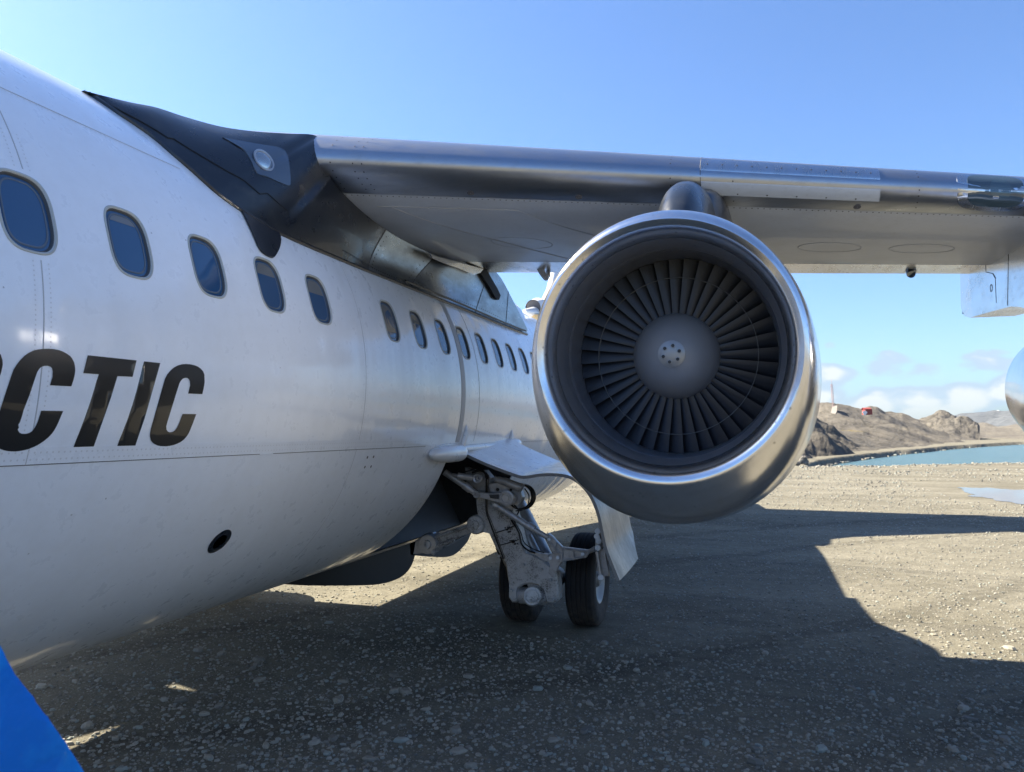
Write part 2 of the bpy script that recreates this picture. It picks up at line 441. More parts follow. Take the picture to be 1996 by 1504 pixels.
M_water = mat('lake_water', (0.10, 0.24, 0.26), 0.22, 0, 0, 0.5, 1.33)
q = N(M_water)
wv = q.noise(q.pos((0.6, 1.4, 1)), 1.3, 6, 0.6); q.bump(wv, 1.0, 0.30)
q.set('Base Color', q.mix(q.noise(q.pos((0.1, 0.3, 1)), 0.6, 4), (0.055, 0.100, 0.104), (0.068, 0.120, 0.114)))
V = []; ra = list(np.linspace(az_of(1470), R(76), 80)); rr_ = list(np.linspace(44, 230, 50))
for r in rr_:
    for a in ra: V.append((r * math.sin(a), r * math.cos(a), WATER))
lake = fix(mesh('lake', V, grid_faces(len(rr_), len(ra)), M_water)); tag(lake, kind='structure')

# hillside material: brown scree with pale rocks and random darker patches, lichen
def hill_mat(name, ca, cb, cr, sc_, lichen=False):
    m = mat(name, ca, 0.95, 0, 0, 0.15); q = N(m)
    a = q.noise(q.pos(), sc_ * 0.6, 7, 0.65); b = q.noise(q.pos(), sc_ * 6, 6, 0.7); c = q.noise(q.pos(), sc_ * 24, 4, 0.7)
    col = q.mix(q.mr(a, 0.38, 0.66), ca, cb)
    col = q.mix(q.math('MULTIPLY', q.mr(b, 0.46, 0.66), 0.85), col, tuple(x * 0.5 for x in ca))
    col = q.mix(q.mr(c, 0.56, 0.63), col, cr)
    if lichen:
        g = q.new('ShaderNodeNewGeometry'); vm = q.new('ShaderNodeVectorMath', operation='DISTANCE')
        sm = q.new('ShaderNodeMapping'); sm.vector_type = 'POINT'
        q.l.new(g.outputs['Position'], sm.inputs[0]); sm.inputs['Scale'].default_value = (1, 0.6, 4.0)
        q.l.new(sm.outputs[0], vm.inputs[0]); vm.inputs[1].default_value = lichen
        k = q.math('MULTIPLY', q.mr(vm.outputs['Value'], 4.6, 1.0), q.mr(b, 0.36, 0.52))
        col = q.mix(k, col, (0.30, 0.22, 0.05))
    q.set('Base Color', col); bb = q.bump(b, 0.8, 0.25 / max(sc_, 0.05) * 0.4); q.bump(c, 0.5, 0.06 / max(sc_, 0.05) * 0.4, bb)
    return m
def ridge(name, tab, base, Dc, material, rough=0.5, nfreq=0.1, back=1.5, nu=150, nvv=30, prof=1.0, pxr=None):
    """a hill: for each azimuth a slope from the base distance up to the crest and down behind it"""
    p0, p1 = pxr or (tab[0][0], tab[-1][0]); V = []
    for i in range(nu):
        px = p0 + (p1 - p0) * i / (nu - 1)
        cy = lerp_tab(tab, px); cys = 1 + sum(lerp_tab(tab, px + d_) for d_ in range(-40, 41, 4)) / 21; rs_ = ray(px, cys); rc = ray(px, cy); dirh = Vector((rc.x, rc.y, 0)); L = dirh.length
        dc = lerp_tab(Dc, px) if isinstance(Dc, list) else Dc
        db = lerp_tab(base, px) if isinstance(base, list) else base
        h = CAMZ + rc.z / L * dc; dirh.normalize()
        h = max(h, -0.9); hs = max(-0.9, CAMZ + rs_.z / Vector((rs_.x, rs_.y)).length * dc)
        for j in range(nvv):
            t = j / (nvv - 1) * back
            d = db + (dc - db) * t
            he = hs + (h - hs) * smooth(0.55, 1, t)
            if t <= 1: z = -0.9 + (he + 0.9) * (1 - (1 - t) ** (1.25 * prof)) if t < 1 else h
            else: z = h - (h + 1.5) * smooth(1, back, t)
            p = dirh * d
            amp = rough * min(1, t * 3) * (0.35 if abs(t - 1) < 0.04 else 1) * min(1, max(0.05, (h + 0.9) / 3))
            z += amp * (noise.fractal(Vector((p.x * nfreq, p.y * nfreq, 1.7)), 0.9, 2.1, 6)) + amp * 0.25 * noise.noise(Vector((p.x * nfreq * 4, p.y * nfreq * 4, 5)))
            V.append((p.x, p.y, z))
    o = mesh(name, V, grid_faces(nu, nvv), material); fix(o)
    return tag(o, kind='structure')
liq = atZ(1665, 836, 5)
lp = at(1668, 832, 118)
M_hillA = hill_mat('near_mound_rock', (0.078, 0.071, 0.062), (0.118, 0.106, 0.090), (0.17, 0.16, 0.145), 0.5)
M_hillB = hill_mat('brown_hillside', (0.130, 0.116, 0.098), (0.185, 0.165, 0.132), (0.22, 0.21, 0.19), 0.16, lichen=(lp.x, lp.y * 0.6, lp.z * 4))
M_hillC = hill_mat('rocky_knoll', (0.13, 0.118, 0.102), (0.20, 0.182, 0.152), (0.06, 0.058, 0.055), 0.12)
M_hillE = hill_mat('far_mountain_hazed', (0.100, 0.110, 0.122), (0.145, 0.152, 0.160), (0.08, 0.09, 0.10), 0.03)  # blue-grey of distance haze is put into these rock tones
Bb = [(1380, 50), (1565, 54), (1650, 69), (1720, 83), (1800, 103), (1900, 137), (1960, 160)]
ridge('hill', [(1080, 850), (1180, 838), (1270, 822), (1350, 808), (1450, 800), (1570, 797), (1600, 789), (1625, 785), (1640, 790), (1680, 801), (1695, 795), (1710, 797), (1725, 806),
      (1760, 811), (1780, 820), (1810, 828), (1850, 843), (1880, 850), (1925, 857), (1960, 861)], Bb, [(1350, 170), (1800, 230), (1960, 250)], M_hillB, 1.3, 0.07, 1.6, 300, 190, 0.85)
ridge('hill', [(1290, 868), (1340, 846), (1400, 822), (1500, 810), (1560, 814), (1585, 818), (1610, 829), (1640, 845), (1665, 860), (1690, 874), (1715, 888)], [(1400, 48), (1565, 53), (1715, 80)],
      [(1400, 82), (1715, 100)], M_hillA, 1.2, 0.17, 1.7, 220, 140, 0.9)
ridge('hill', [(1785, 838), (1800, 831), (1812, 818), (1826, 811), (1848, 807), (1862, 811), (1878, 822), (1895, 832), (1910, 842)], 195, 245, M_hillC, 2.2, 0.09, 1.5, 140, 90, 2.2)
ridge('hill', [(1740, 846), (1850, 838), (1900, 829), (1920, 826), (1945, 833), (1985, 828), (2010, 824), (2100, 826), (2400, 835)], 190, 420, M_hillB, 2.0, 0.03, 1.4, 120, 24)
ridge('hill', [(1700, 846), (1830, 822), (1860, 810), (1892, 810), (1922, 806), (1945, 802), (1967, 805), (1996, 809), (2100, 790), (2300, 815)], 700, 1100, M_hillE, 14, 0.006, 1.4, 120, 30)
ridge('hill', [(1890, 846), (1930, 832), (1960, 822), (1996, 812), (2060, 800), (2200, 812), (2500, 830)], 520, 760, M_hillE, 9, 0.008, 1.4, 100, 24)
# hills behind the viewer's side of the field, seen mirrored in the gloss paint
V = []; na = 160; nr = 12
for i in range(na):
    a = R(34) + R(292) * i / (na - 1)
    for j in range(nr):
        t = j / (nr - 1); r = 260 + 330 * t
        h = (16 + 12 * noise.fractal(Vector((math.sin(a) * 2.3, math.cos(a) * 2.3, 4)), 0.8, 2, 5)) * math.sin(min(1, t * 1.15) * math.pi * 0.5)
        h *= smooth(0, 0.04, i / na) * smooth(0, 0.04, 1 - i / na)
        V.append((r * math.sin(a), r * math.cos(a), h - 1.2 + 1.5 * t * noise.noise(Vector((r * 0.03, a * 9, 0)))))
tag(fix(mesh('hill', V, grid_faces(na, nr), M_hillB)), kind='structure')

# ------------------------------------------------------------------ the aircraft
CX, CZ, FR = -4.47, 0.366 + CAMZ, 1.78
plane = bpy.data.objects.new('airliner', None); sc.collection.objects.link(plane)
plane.location = (CX, 8.2, 0); bpy.context.view_layer.update()
plane.empty_display_size = 2
tag(plane, 'white high-wing four-engine jet airliner with black wing root and slanted black capitals parked on gravel', 'airliner')
plane.matrix_world = Matrix.Translation((CX, 8.2, 0))

def fpt(Y, th, r=FR):
    """point on the fuselage skin: th is the angle above the horizontal on the port side"""
    k, cz = body(Y); rr = k * r / FR * FR if False else r * k
    return Vector((CX + rr * math.cos(th), Y, cz + rr * math.sin(th)))
def body(Y):
    if Y < 0: 
        t = min(1, -Y / 4.4); k = math.sqrt(max(0.0004, 1 - t ** 2.2)); return k, CZ - 0.35 * t * t
    if Y > 14:
        t = min(1, (Y - 14) / 9.6); k = 1 - 0.86 * t ** 1.5; return k, CZ + (1 - k) * FR * 0.72
    return 1.0, CZ

def fus_hit(px, py, r=FR):
    d = ray(px, py); a = d.x ** 2 + d.z ** 2; c0 = (CX, CZ - CAMZ)
    b = d.x * c0[0] + d.z * c0[1]; c = c0[0] ** 2 + c0[1] ** 2 - r * r
    D = max(b * b - a * c, 0); t = (b - math.sqrt(D)) / a
    p = CAM + d * t; return p.y, math.atan2(p.z - CZ, p.x - CX)

WINY = [2.30, 2.83, 3.37, 3.92, 4.46, 5.51, 6.05, 6.585, 7.115, 7.65, 8.175, 8.69, 9.21, 9.73, 10.25, 10.77, 11.29, 11.81, 12.33]
T0, T1 = R(9.2), R(24.0)              # the band of cells that hold the windows
cellw = 0.19
NJ = 12                               # subdivisions of a cell round the fuselage
NI = 10
# Y stations
ys = list(np.linspace(-4.4, 0, 26)) + [0.5, 1.0, 1.5]
for y in WINY: ys += [y - cellw, y + cellw]
fill = sorted(ys); ys2 = []
for a, b in zip(fill, fill[1:]):
    if b - a < 0.02: continue
    ys2.append(a)
ys2.append(fill[-1]); ys2 += list(np.linspace(13, 23.6, 40))
ys2 = sorted(ys2)
BAY0, BAY1, BT0, BT1 = 6.80, 9.30, R(-19.5), R(-62)
for yb in (BAY0, BAY1): ys2.append(yb)
ys2 = sorted(ys2)
ths_band = [T0 + (T1 - T0) * j / NJ for j in range(NJ + 1)]
ths = list(np.linspace(T1, R(270 - 90 + 180) + T0 - 0.0, 150))  # over the top, round to the start of the band
ths = [T1 + (2 * math.pi + T0 - T1) * j / 160 for j in range(161)]
def near(vals, x):
    k = min(range(len(vals)), key=lambda i: abs(vals[i] - x)); vals[k] = x
near(ths, BT0 + 2 * math.pi); near(ths, BT1 + 2 * math.pi)
V, Fc = [], []
def vid(p): V.append(p); return len(V) - 1
rows = [[vid(fpt(y, t)) for t in ths] for y in ys2]
for i in range(len(ys2) - 1):
    for j in range(len(ths) - 1):
        ym = (ys2[i] + ys2[i + 1]) / 2; tm = (ths[j] + ths[j + 1]) / 2 - 2 * math.pi
        if BAY0 - 1e-4 < ym < BAY1 + 1e-4 and BT1 - 1e-4 < tm < BT0 + 1e-4: continue
        Fc.append((rows[i][j], rows[i + 1][j], rows[i + 1][j + 1], rows[i][j + 1]))
HW, HT = 0.118, R(5.35)               # half size of a window opening (m, rad)
TC = (R(22.1) + R(11.1)) / 2
def sup(a, n=3.2):
    c, s = math.cos(a), math.sin(a)
    return (abs(c) ** (2 / n) * (1 if c > 0 else -1), abs(s) ** (2 / n) * (1 if s > 0 else -1))
def win_outline(y, k, r, n=48, dw=0.0):
    P = []
    for i in range(n):
        u, v = sup(2 * math.pi * i / n)
        P.append(fpt(y + u * (HW + k), TC + v * (HT + k / FR), r))
    return P
def rect_param(a):
    k = (a / (math.pi / 2) + 0.5) % 4; sd = int(k); f = (k - sd) * 2 - 1
    return ((1, f), (-f, 1), (-1, -f), (f, -1))[sd]
win_cells = [(y - cellw, y + cellw) for y in WINY]
for i in range(len(ys2) - 1):
    y0, y1 = ys2[i], ys2[i + 1]; ym = (y0 + y1) / 2
    w = next((y for y in WINY if y - cellw < ym < y + cellw), None)
    if w is None:
        for j in range(NJ):
            a, b = ths_band[j], ths_band[j + 1]
            Fc.append(tuple(vid(fpt(*p)) for p in ((y0, a), (y1, a), (y1, b), (y0, b))))
for y in WINY:
    n = 48; rings = []
    for s in (1.0, 0.66, 0.33, 0.0):
        ring = []
        for k in range(n):
            a = 2 * math.pi * k / n; u, v = rect_param(a); su, sv = sup(a)
            yy = y + u * cellw * s + su * HW * (1 - s)
            tt = (TC + sv * HT) * (1 - s) + ((T0 + T1) / 2 + v * (T1 - T0) / 2) * s
            ring.append(vid(fpt(yy, tt)))
        rings.append(ring)
    for r0, r1 in zip(rings, rings[1:]):
        for k in range(n): Fc.append((r0[k], r0[(k + 1) % n], r1[(k + 1) % n], r1[k]))
fus = mesh('fuselage', V, Fc, M_white, plane)
bm = bmesh.new(); bm.from_mesh(fus.data); bmesh.ops.remove_doubles(bm, verts=bm.verts, dist=2e-4)
bmesh.ops.recalc_face_normals(bm, faces=bm.faces); bm.to_mesh(fus.data); bm.free()

# cabin windows: rim > seal, pane
def loop_band(loops, cap_last=False):
    n = len(loops[0]); V = [p for l in loops for p in l]; Fc = grid_faces(len(loops), n, 0, False, True)
    if cap_last: Fc.append(tuple((len(loops) - 1) * n + k for k in range(n)))
    return V, Fc
proto_w = None
for y in WINY:
    if proto_w is None:
        V, Fc = loop_band([win_outline(y, 0.012, FR + 0.0005), win_outline(y, 0.0105, FR + 0.0035), win_outline(y, 0.002, FR + 0.0035), win_outline(y, -0.001, FR - 0.006)])
        w = mesh('window', V, Fc, M_wrim, plane); fix(w)
        V, Fc = loop_band([win_outline(y, 0.0, FR - 0.004), win_outline(y, -0.006, FR - 0.008), win_outline(y, -0.010, FR - 0.018)])
        s_ = fix(mesh('seal', V, Fc, M_seal, w))
        V, Fc = loop_band([win_outline(y, -0.008, FR - 0.014), win_outline(y, -0.05, FR - 0.0135), win_outline(y, -0.09, FR - 0.013)], True)
        p_ = fix(mesh('pane', V, Fc, M_pane, w))
        V, Fc = loop_band([win_outline(y, -0.019, FR - 0.0128), win_outline(y, -0.021, FR - 0.0105), win_outline(y, -0.026, FR - 0.0105), win_outline(y, -0.028, FR - 0.0128)])
        b_ = fix(mesh('bezel', V, Fc, M_bezel, w))
        proto_w = (w, s_, p_, b_); y00 = y
    else:
        w = proto_w[0].copy(); sc.collection.objects.link(w); w.location.y += y - y00
        for c in proto_w[1:]:
            d = c.copy(); sc.collection.objects.link(d); d.parent = w

M_blind = mat('pulled_blind_behind_glass', (0.15, 0.155, 0.155), 0.05, 0, 0.0, 0.5, 1.7)
wobs = [o for o in bpy.data.objects if o.name.split('.')[0] == 'window']
wobs.sort(key=lambda o: o.location.y)
for k_, v0 in ((1, 0.62), (3, 0.30), (4, 0.15), (5, -0.55), (6, 0.25), (8, 0.45), (9, 0.6)):
    P = []
    for i in range(41):
        a_ = math.asin(v0) if abs(v0) < 1 else 0
        an = a_ + (math.pi - 2 * a_) * i / 40; u, v = sup(an)
        P.append(fpt(WINY[0] + u * (HW - 0.03), TC + v * (HT - 0.03 / FR), FR - 0.0122))
    o = mesh('blind', P, [tuple(range(41))], M_blind, wobs[k_], False)
    if o.data.polygons[0].normal.x < 0: o.data.flip_normals()

# lettering on the skin
def lettering_poly(pts, name='letter', scale=4.752, off=(0, 660), parent=None, r=FR + 0.0022, m=M_letter, sub=True):
    P = [fus_hit(off[0] + x / scale, off[1] + y / scale) for x, y in pts]
    n0 = len(P); W = [Vector(p) for p in P]; ed = [(i, (i + 1) % n0) for i in range(n0)]
    W = [Vector((p.x, p.y * FR)) for p in W]
    gx0, gx1 = min(p.x for p in W), max(p.x for p in W); gy0, gy1 = min(p.y for p in W), max(p.y for p in W)
    x = gx0 + 0.01
    while x < gx1:
        y = gy0 + 0.01
        while y < gy1: W.append(Vector((x + 0.0007 * math.sin(y * 90), y + 0.0007 * math.sin(x * 77)))); y += 0.03
        x += 0.03
    r = r if sub else r
    vv, _, ff, _, _, _ = delaunay_2d_cdt(W, ed, [list(range(n0))], 1, 1e-5)
    used = sorted({i for f in ff for i in f}); mp_ = {u: i for i, u in enumerate(used)}
    bm = bmesh.new(); vs = [bm.verts.new(fpt(vv[u].x, vv[u].y / FR, r)) for u in used]
    for f in ff: bm.faces.new([vs[mp_[i]] for i in f])
    # give the film a thin edge
    me = bpy.data.meshes.new(name); bm.to_mesh(me); bm.free()
    o = bpy.data.objects.new(name, me); me.materials.append(m); link(o, parent)
    bm = bmesh.new(); bm.from_mesh(me); bmesh.ops.recalc_face_normals(bm, faces=bm.faces)
    c = Vector((CX, 3, CZ))
    f0 = bm.faces[:][0]
    if f0.normal.dot(f0.calc_center_median() - Vector((CX, f0.calc_center_median().y, CZ))) < 0: bmesh.ops.reverse_faces(bm, faces=bm.faces)
    bm.to_mesh(me); bm.free(); me.polygons.foreach_set('use_smooth', [True] * len(me.polygons)); return o
C2 = [(1871, 512), (1884, 455), (1893, 400), (1890, 330), (1878, 300), (1855, 275), (1830, 257), (1800, 245), (1760, 236), (1720, 233), (1680, 236), (1640, 248), (1605, 268), (1575, 295), (1545, 330), (1525, 370), (1505, 440), (1450, 635),
      (1395, 830), (1387, 870), (1386, 900), (1395, 940), (1410, 960), (1430, 975), (1455, 987), (1480, 993), (1530, 995), (1570, 991), (1605, 983), (1640, 970), (1670, 955), (1700, 933), (1725, 905), (1745, 875), (1760, 840), (1785, 778), (1815, 697),
      (1688, 695), (1660, 770), (1648, 800), (1635, 825), (1618, 846), (1598, 860), (1570, 865), (1552, 858), (1540, 842), (1537, 810), (1550, 760), (1600, 600), (1650, 440), (1660, 410), (1675, 385), (1690, 370), (1710, 362), (1730, 362), (1747, 374), (1756, 395), (1758, 430), (1740, 507)]
C1 = [(657, 440), (676, 385), (690, 330), (694, 290), (691, 250), (682, 215), (665, 182), (645, 158), (615, 137), (580, 118), (540, 104), (500, 96), (450, 92), (400, 93), (350, 98), (305, 109), (265, 128), (225, 155), (185, 195), (150, 240), (122, 285), (100, 345), (50, 495),
      (0, 650), (-45, 790), (-65, 850), (-75, 900), (-70, 940), (-55, 975), (-30, 1003), (0, 1020), (30, 1031), (60, 1038), (100, 1042), (140, 1043), (190, 1037), (250, 1024), (310, 1001), (360, 975), (405, 945), (445, 912), (480, 875), (505, 838), (530, 790), (582, 668),
      (378, 665), (345, 770), (328, 805), (310, 835), (290, 857), (265, 872), (240, 878), (220, 879), (195, 877), (178, 868), (165, 850), (160, 838), (172, 822), (166, 795), (182, 770), (205, 700), (215, 660), (270, 520), (330, 340), (343, 305), (360, 278), (380, 260), (405, 251), (440, 250), (462, 257), (478, 272), (485, 300), (484, 350), (458, 430)]
lettering_poly([(1332, 209), (1482, 224), (1250, 988), (1083, 992)], parent=fus)
lettering_poly([(810, 152), (1262, 200), (1225, 352), (1085, 345), (865, 997), (678, 1002), (912, 328), (768, 318)], parent=fus)
lettering_poly(C2, parent=fus)
lettering_poly(C1, parent=fus)
lettering_poly([(-420, 40), (-200, 55), (-80, 80), (-25, 112), (5, 150), (20, 200), (22, 240), (5, 320), (-25, 390), (-80, 450), (-130, 480), (-115, 640), (-90, 1000), (-300, 1010), (-330, 700), (-400, 700), (-500, 1010), (-720, 1010), (-560, 520)], parent=fus)

# round black hole low on the side, seam, joints, access plates
def skin_patch(name, f, nu, nv, m, r, parent=fus, closed=False):
    V = [fpt(*f(i / (nu - 1), j / (nv - 1)), r) for i in range(nu) for j in range(nv)]
    o = mesh(name, V, grid_faces(nu, nv), m, parent); return fix(o)
hy, hth = fus_hit(428, 1055)
P = [fpt(hy + 0.085 * math.cos(a), hth + 0.085 / FR * math.sin(a), FR + 0.002) for a in np.linspace(0, 2 * math.pi, 33)[:-1]]
P2 = [fpt(hy + 0.078 * math.cos(a), hth + 0.078 / FR * math.sin(a), FR + 0.004) for a in np.linspace(0, 2 * math.pi, 33)[:-1]]
P3 = [fpt(hy + 0.05 * math.cos(a), hth + 0.05 / FR * math.sin(a), FR + 0.0045) for a in np.linspace(0, 2 * math.pi, 33)[:-1]]
V, Fc = loop_band([P, P2, P3], True); mesh('access_disc', V, Fc, M_black, fus)
ST = R(-16.45)
def strip(name, y0, y1, t0, t1, m, h, n=120):
    # a raised band with a real edge
    prof = [(t0, 0.0002), (t0, h), (t1, h), (t1, 0.0002)]
    V = []
    for i in range(n):
        y = y0 + (y1 - y0) * i / (n - 1)
        for t, hh_ in prof: V.append(fpt(y, t, FR + hh_))
    o = mesh(name, V, grid_faces(n, 4), m, fus); fix(o); return sharp(o, 30)
strip('lap_joint', -1, 6.2, ST, ST + R(0.10), M_joint, 0.0022, 120)
strip('lap_joint', 9.0, 13.9, ST, ST + R(0.10), M_joint, 0.0022, 60)
strip('skin_lap', -1, 6.2, ST + R(0.12), ST + R(2.4), M_white, 0.0016, 120)
def hoop(name, Y, t0, t1, w, m, h, n=60):
    V = []
    for i in range(n):
        t = t0 + (t1 - t0) * i / (n - 1)
        for yy, hh_ in ((Y, .0002), (Y, h), (Y + w, h), (Y + w, .0002)): V.append(fpt(yy, t, FR + hh_))
    o = mesh(name, V, grid_faces(n, 4), m, fus); fix(o); return sharp(o, 30)
hoop('frame_band', 6.88, R(-15.5), R(30.9), 0.10, M_softjoint, 0.003)
hoop('frame_band', 7.115 + 0.02 + 0.24, R(-15.5), R(30.9), 0.004, M_softjoint, 0.002)
hoop('skin_joint', 2.33, R(-16.3), R(10.2), 0.004, M_softjoint, 0.0016); hoop('skin_joint', 2.33, R(23.1), R(80), 0.004, M_softjoint, 0.0016)
hoop('skin_joint', 4.98, R(-85), R(30), 0.004, M_softjoint, 0.0012)
hoop('skin_joint', 0.9, R(-85), R(80), 0.004, M_softjoint, 0.0016)
# top crease line along the shoulder
strip('skin_joint', -1, 3.5, R(38.5), R(38.62), M_softjoint, 0.0018, 60)
riv = MB()
for k in range(0, 150):
    y = 1.9 + k * 0.028
    for dt in (0.75, 1.7):
        p = fpt(y + (0.012 if dt > 1 else 0), ST + R(dt), FR + 0.0017); riv.disc(p, p - Vector((CX, p.y, CZ)), 0.0048, 6, 0.0012)
M_softrivet = mat('painted_rivet', (0.62, 0.63, 0.65), 0.45)
for Yr in (2.295, 2.365, 4.95, 5.01, 0.87, 0.93):
    for k in range(70):
        t_ = R(-15) + R(44) * k / 69
        if any(abs(Yr - wy) < cellw * 0.7 for wy in WINY) and abs(t_ - TC) < HT * 1.2: continue
        p = fpt(Yr, t_, FR + 0.0008); riv.disc(p, p - Vector((CX, p.y, CZ)), 0.004, 6, 0.0012)
for k in range(150):
    p = fpt(-0.9 + k * 0.03, R(38.1), FR + 0.0008); riv.disc(p, p - Vector((CX, p.y, CZ)), 0.004, 6, 0.0012)
tag(riv.build('rivets', M_softrivet, fus, clean=False), kind='stuff')
for (a, b, c, d) in ((500, 525, 880, 945),):
    y0, t0 = fus_hit(508, 884); y1, t1 = fus_hit(512, 945)
    strip('access_plate', y0 - 0.01, y0 + 0.12, t1, t0, M_white, 0.0035, 8)
# four fastener plate further aft
fr_ = MB()
for (x, y) in ((716, 891), (728, 890), (711, 910), (723, 909)):
    Y_, T_ = fus_hit(x, y); p = fpt(Y_, T_, FR + 0.001); fr_.disc(p, p - Vector((CX, p.y, CZ)), 0.012, 8, 0.002)
tag(fr_.build('fasteners', M_joint, fus, clean=False), kind='stuff')

# ---------------------------------------------------------------- wing
def wle(X): return 5.58 + 0.32 * X
def wte(X): return 8.62 + 0.07 * X
def wz(X): return CAMZ + 1.775 - 0.052 * X
def wzt(X): return CAMZ + 1.70 - 0.052 * X
TH = 0.165
def naca(x): return 5 * TH * (0.2969 * math.sqrt(x) - 0.126 * x - 0.3516 * x * x + 0.2843 * x ** 3 - 0.1015 * x ** 4)
def wpt(X, s, top, off=0.0):
    """s chord fraction; top True for the upper skin"""
    c = wte(X) - wle(X); yt = naca(s) * c
    up_, lo_ = 1.12, 0.88
    cam_ = 0.016 * c * math.sin(math.pi * min(1, s)) 
    z = wz(X) + (wzt(X) - wz(X)) * s + cam_ + (yt * up_ + off if top else -yt * lo_ - off)
    return Vector((X, wle(X) + c * s, z))
XS = list(np.linspace(CX, -2.2, 12)) + list(np.linspace(-1.9, 7.4, 34))
def wing_part(name, seq, m, parent=plane, off=0.0, close=False, XS=XS):
    V = [wpt(X, s, t, off) for X in XS for (s, t) in seq]
    o = mesh(name, V, grid_faces(len(XS), len(seq), 0, False, close), m, parent); fix(o); return sharp(o, 50)
def ss(a, b, n): return list(np.linspace(a, b, n))
LB, LT, FB = 0.072, 0.13, 0.735
le_seq = [(s, True) for s in [LT, .11, .09, .07, .05, .035, .022, .012, .005, .0015]] + [(0, True)] + [(s, False) for s in [.0015, .005, .012, .022, .035, .05, .06, LB]]
leading = wing_part('leading_edge', le_seq, M_le)
skin_seq = [(s, True) for s in ss(LT, 1.0, 22)]
uw = wing_part('wing_upper_skin', skin_seq, M_white)
lw = wing_part('wing_lower_skin', [(s, False) for s in ss(LB, FB, 22)], M_grey)
fl = wing_part('flap', [(s, False) for s in ss(FB + 0.003, 0.85, 5) + ss(0.852, 1.0, 6)], M_flap)
wing = [leading, uw, lw, fl]
# wing tip
V = [wpt(XS[-1], s, t) for (s, t) in le_seq + [(s, True) for s in []]]
# riveted strap along the lower edge of the metal
strap_ = wing_part('rivet_strap', [(LB + 0.001, False), (LB + 0.002, False), (LB + 0.0095, False), (LB + 0.0105, False)], M_grey, leading, 0.002, XS=[x for x in XS if x > -3.2])
rv = MB()
for k in range(0, 230):
    X = -2.86 + k * 0.042
    if X > 7: break
    p = wpt(X, LB + 0.0055, False, 0.0022); rv.disc(p, Vector((0, -0.25, -1)), 0.006, 6, 0.0012)
for Xc in (-0.55, -0.13, 1.12, 2.6):
    for s, t in ((.10, True), (.07, True), (.045, True), (.025, True), (.01, True), (.002, False), (.012, False), (.03, False), (.05, False)):
        p = wpt(Xc, s, t, 0.0008); p2 = wpt(Xc, s + 0.003, t, 0.0008)
        tv = (p2 - p).normalized(); nn = tv.cross(Vector((1, 0, 0))); nn = nn if (nn.z > 0) == t else -nn
        rv.disc(p, nn, 0.006, 6, 0.0014)
for Xc in (-2.83, -2.68, -2.62):
    for s, t in ((.09, True), (.065, True), (.045, True), (.025, True), (.01, True), (.002, False), (.012, False), (.025, False), (.04, False), (.055, False)):
        p = wpt(Xc, s, t, 0.0008); p2 = wpt(Xc, s + 0.003, t, 0.0008)
        tv = (p2 - p).normalized(); nn = tv.cross(Vector((1, 0, 0))); nn = nn if (nn.z > 0) == t else -nn
        rv.disc(p, nn, 0.006, 6, 0.0014)
tag(rv.build('rivets', M_rivet, leading, clean=False), kind='stuff')
# joint lines round the nose of the wing
def wjoint(X, w=0.005, m=M_joint, a=LT, name='panel_joint'):
    seq = le_seq
    V = [wpt(X + d, s, t, o_) for d, o_ in ((0, 0.0), (0, 0.0018), (w, 0.0018), (w, 0.0)) for (s, t) in seq]
    o = mesh(name, V, grid_faces(4, len(seq)), m, leading); return sharp(fix(o), 30)
wjoint(-0.35)
# bolted deflector strip on the nose of the wing, outboard of the pylon
def wstrip(name, X0, X1, sa, sb, m, off, parent=leading, n=24, k=6):
    xs = [X0 + (X1 - X0) * i / (n - 1) for i in range(n)]; V = []
    f2 = lambda v: math.copysign(math.sqrt(abs(v)), v); ua, ub = f2(sa), f2(sb)
    seq = [ua + (ub - ua) * j / (k - 1) for j in range(k)]; seq = [math.copysign(u * u, u) for u in seq]
    for X in xs:
        V.append(wpt(X, abs(seq[0]), seq[0] > 0, 0)); V += [wpt(X, abs(s), s > 0, off) for s in seq]; V.append(wpt(X, abs(seq[-1]), seq[-1] > 0, 0))
    # end caps
    nn = k + 2
    Fc = grid_faces(n, nn); Fc += [tuple(range(nn)), tuple((n - 1) * nn + i for i in range(nn))]
    return sharp(fix(mesh(name, V, Fc, m, parent)), 30)
wstrip('deflector_strip', -0.345, 0.86, 0.030, 0.002, M_flap, 0.012)
wstrip('deflector_plate', -0.345, 0.86, -0.0035, -0.030, M_grey, 0.006)
rv = MB()
for k in range(12):
    p = wpt(-0.3 + k * 0.1, 0.009, True, 0.0135); rv.disc(p, (0, -1, 0.4), 0.0065, 6, 0.002)
    if k % 2 == 0: p = wpt(-0.3 + k * 0.1, 0.024, False, 0.0075); rv.disc(p, (0, -0.5, -1), 0.0065, 6, 0.002)
tag(rv.build('rivets', M_rivet, leading, clean=False), kind='stuff')
# drain caps on the metal, inspection ovals under the wing
for X in (-1.95, -1.2, 0.72):
    cap = MB(); p = wpt(X, 0.055, False, 0.001); cap.lathe(p, (0, -0.35, -1), [(0, 0.026), (0.003, 0.026), (0.004, 0.021), (0.002, 0.019), (0.002, 0.004)], 16)
    cap.build('drain_cap', M_joint, leading)
def oval(X, s, a, b, m=M_softjoint):
    V = []
    for r_, o_ in ((1, 0), (1, .0015), (.95, .0015), (.95, 0)):
        for k in range(40):
            an = 2 * math.pi * k / 40; V.append(wpt(X + a * r_ * math.cos(an), s + b * r_ * math.sin(an), False, o_))
    mesh('inspection_cover', V, grid_faces(4, 40, 0, False, True), M_cov, lw)
M_cov = mat('cover_edge', (0.42, 0.45, 0.50), 0.5)
for X in (-1.95, -1.15, 0.62, 1.35): oval(X, 0.42, 0.26, 0.075)
for X in (-2.2,): oval(X, 0.13, 0.16, 0.013)
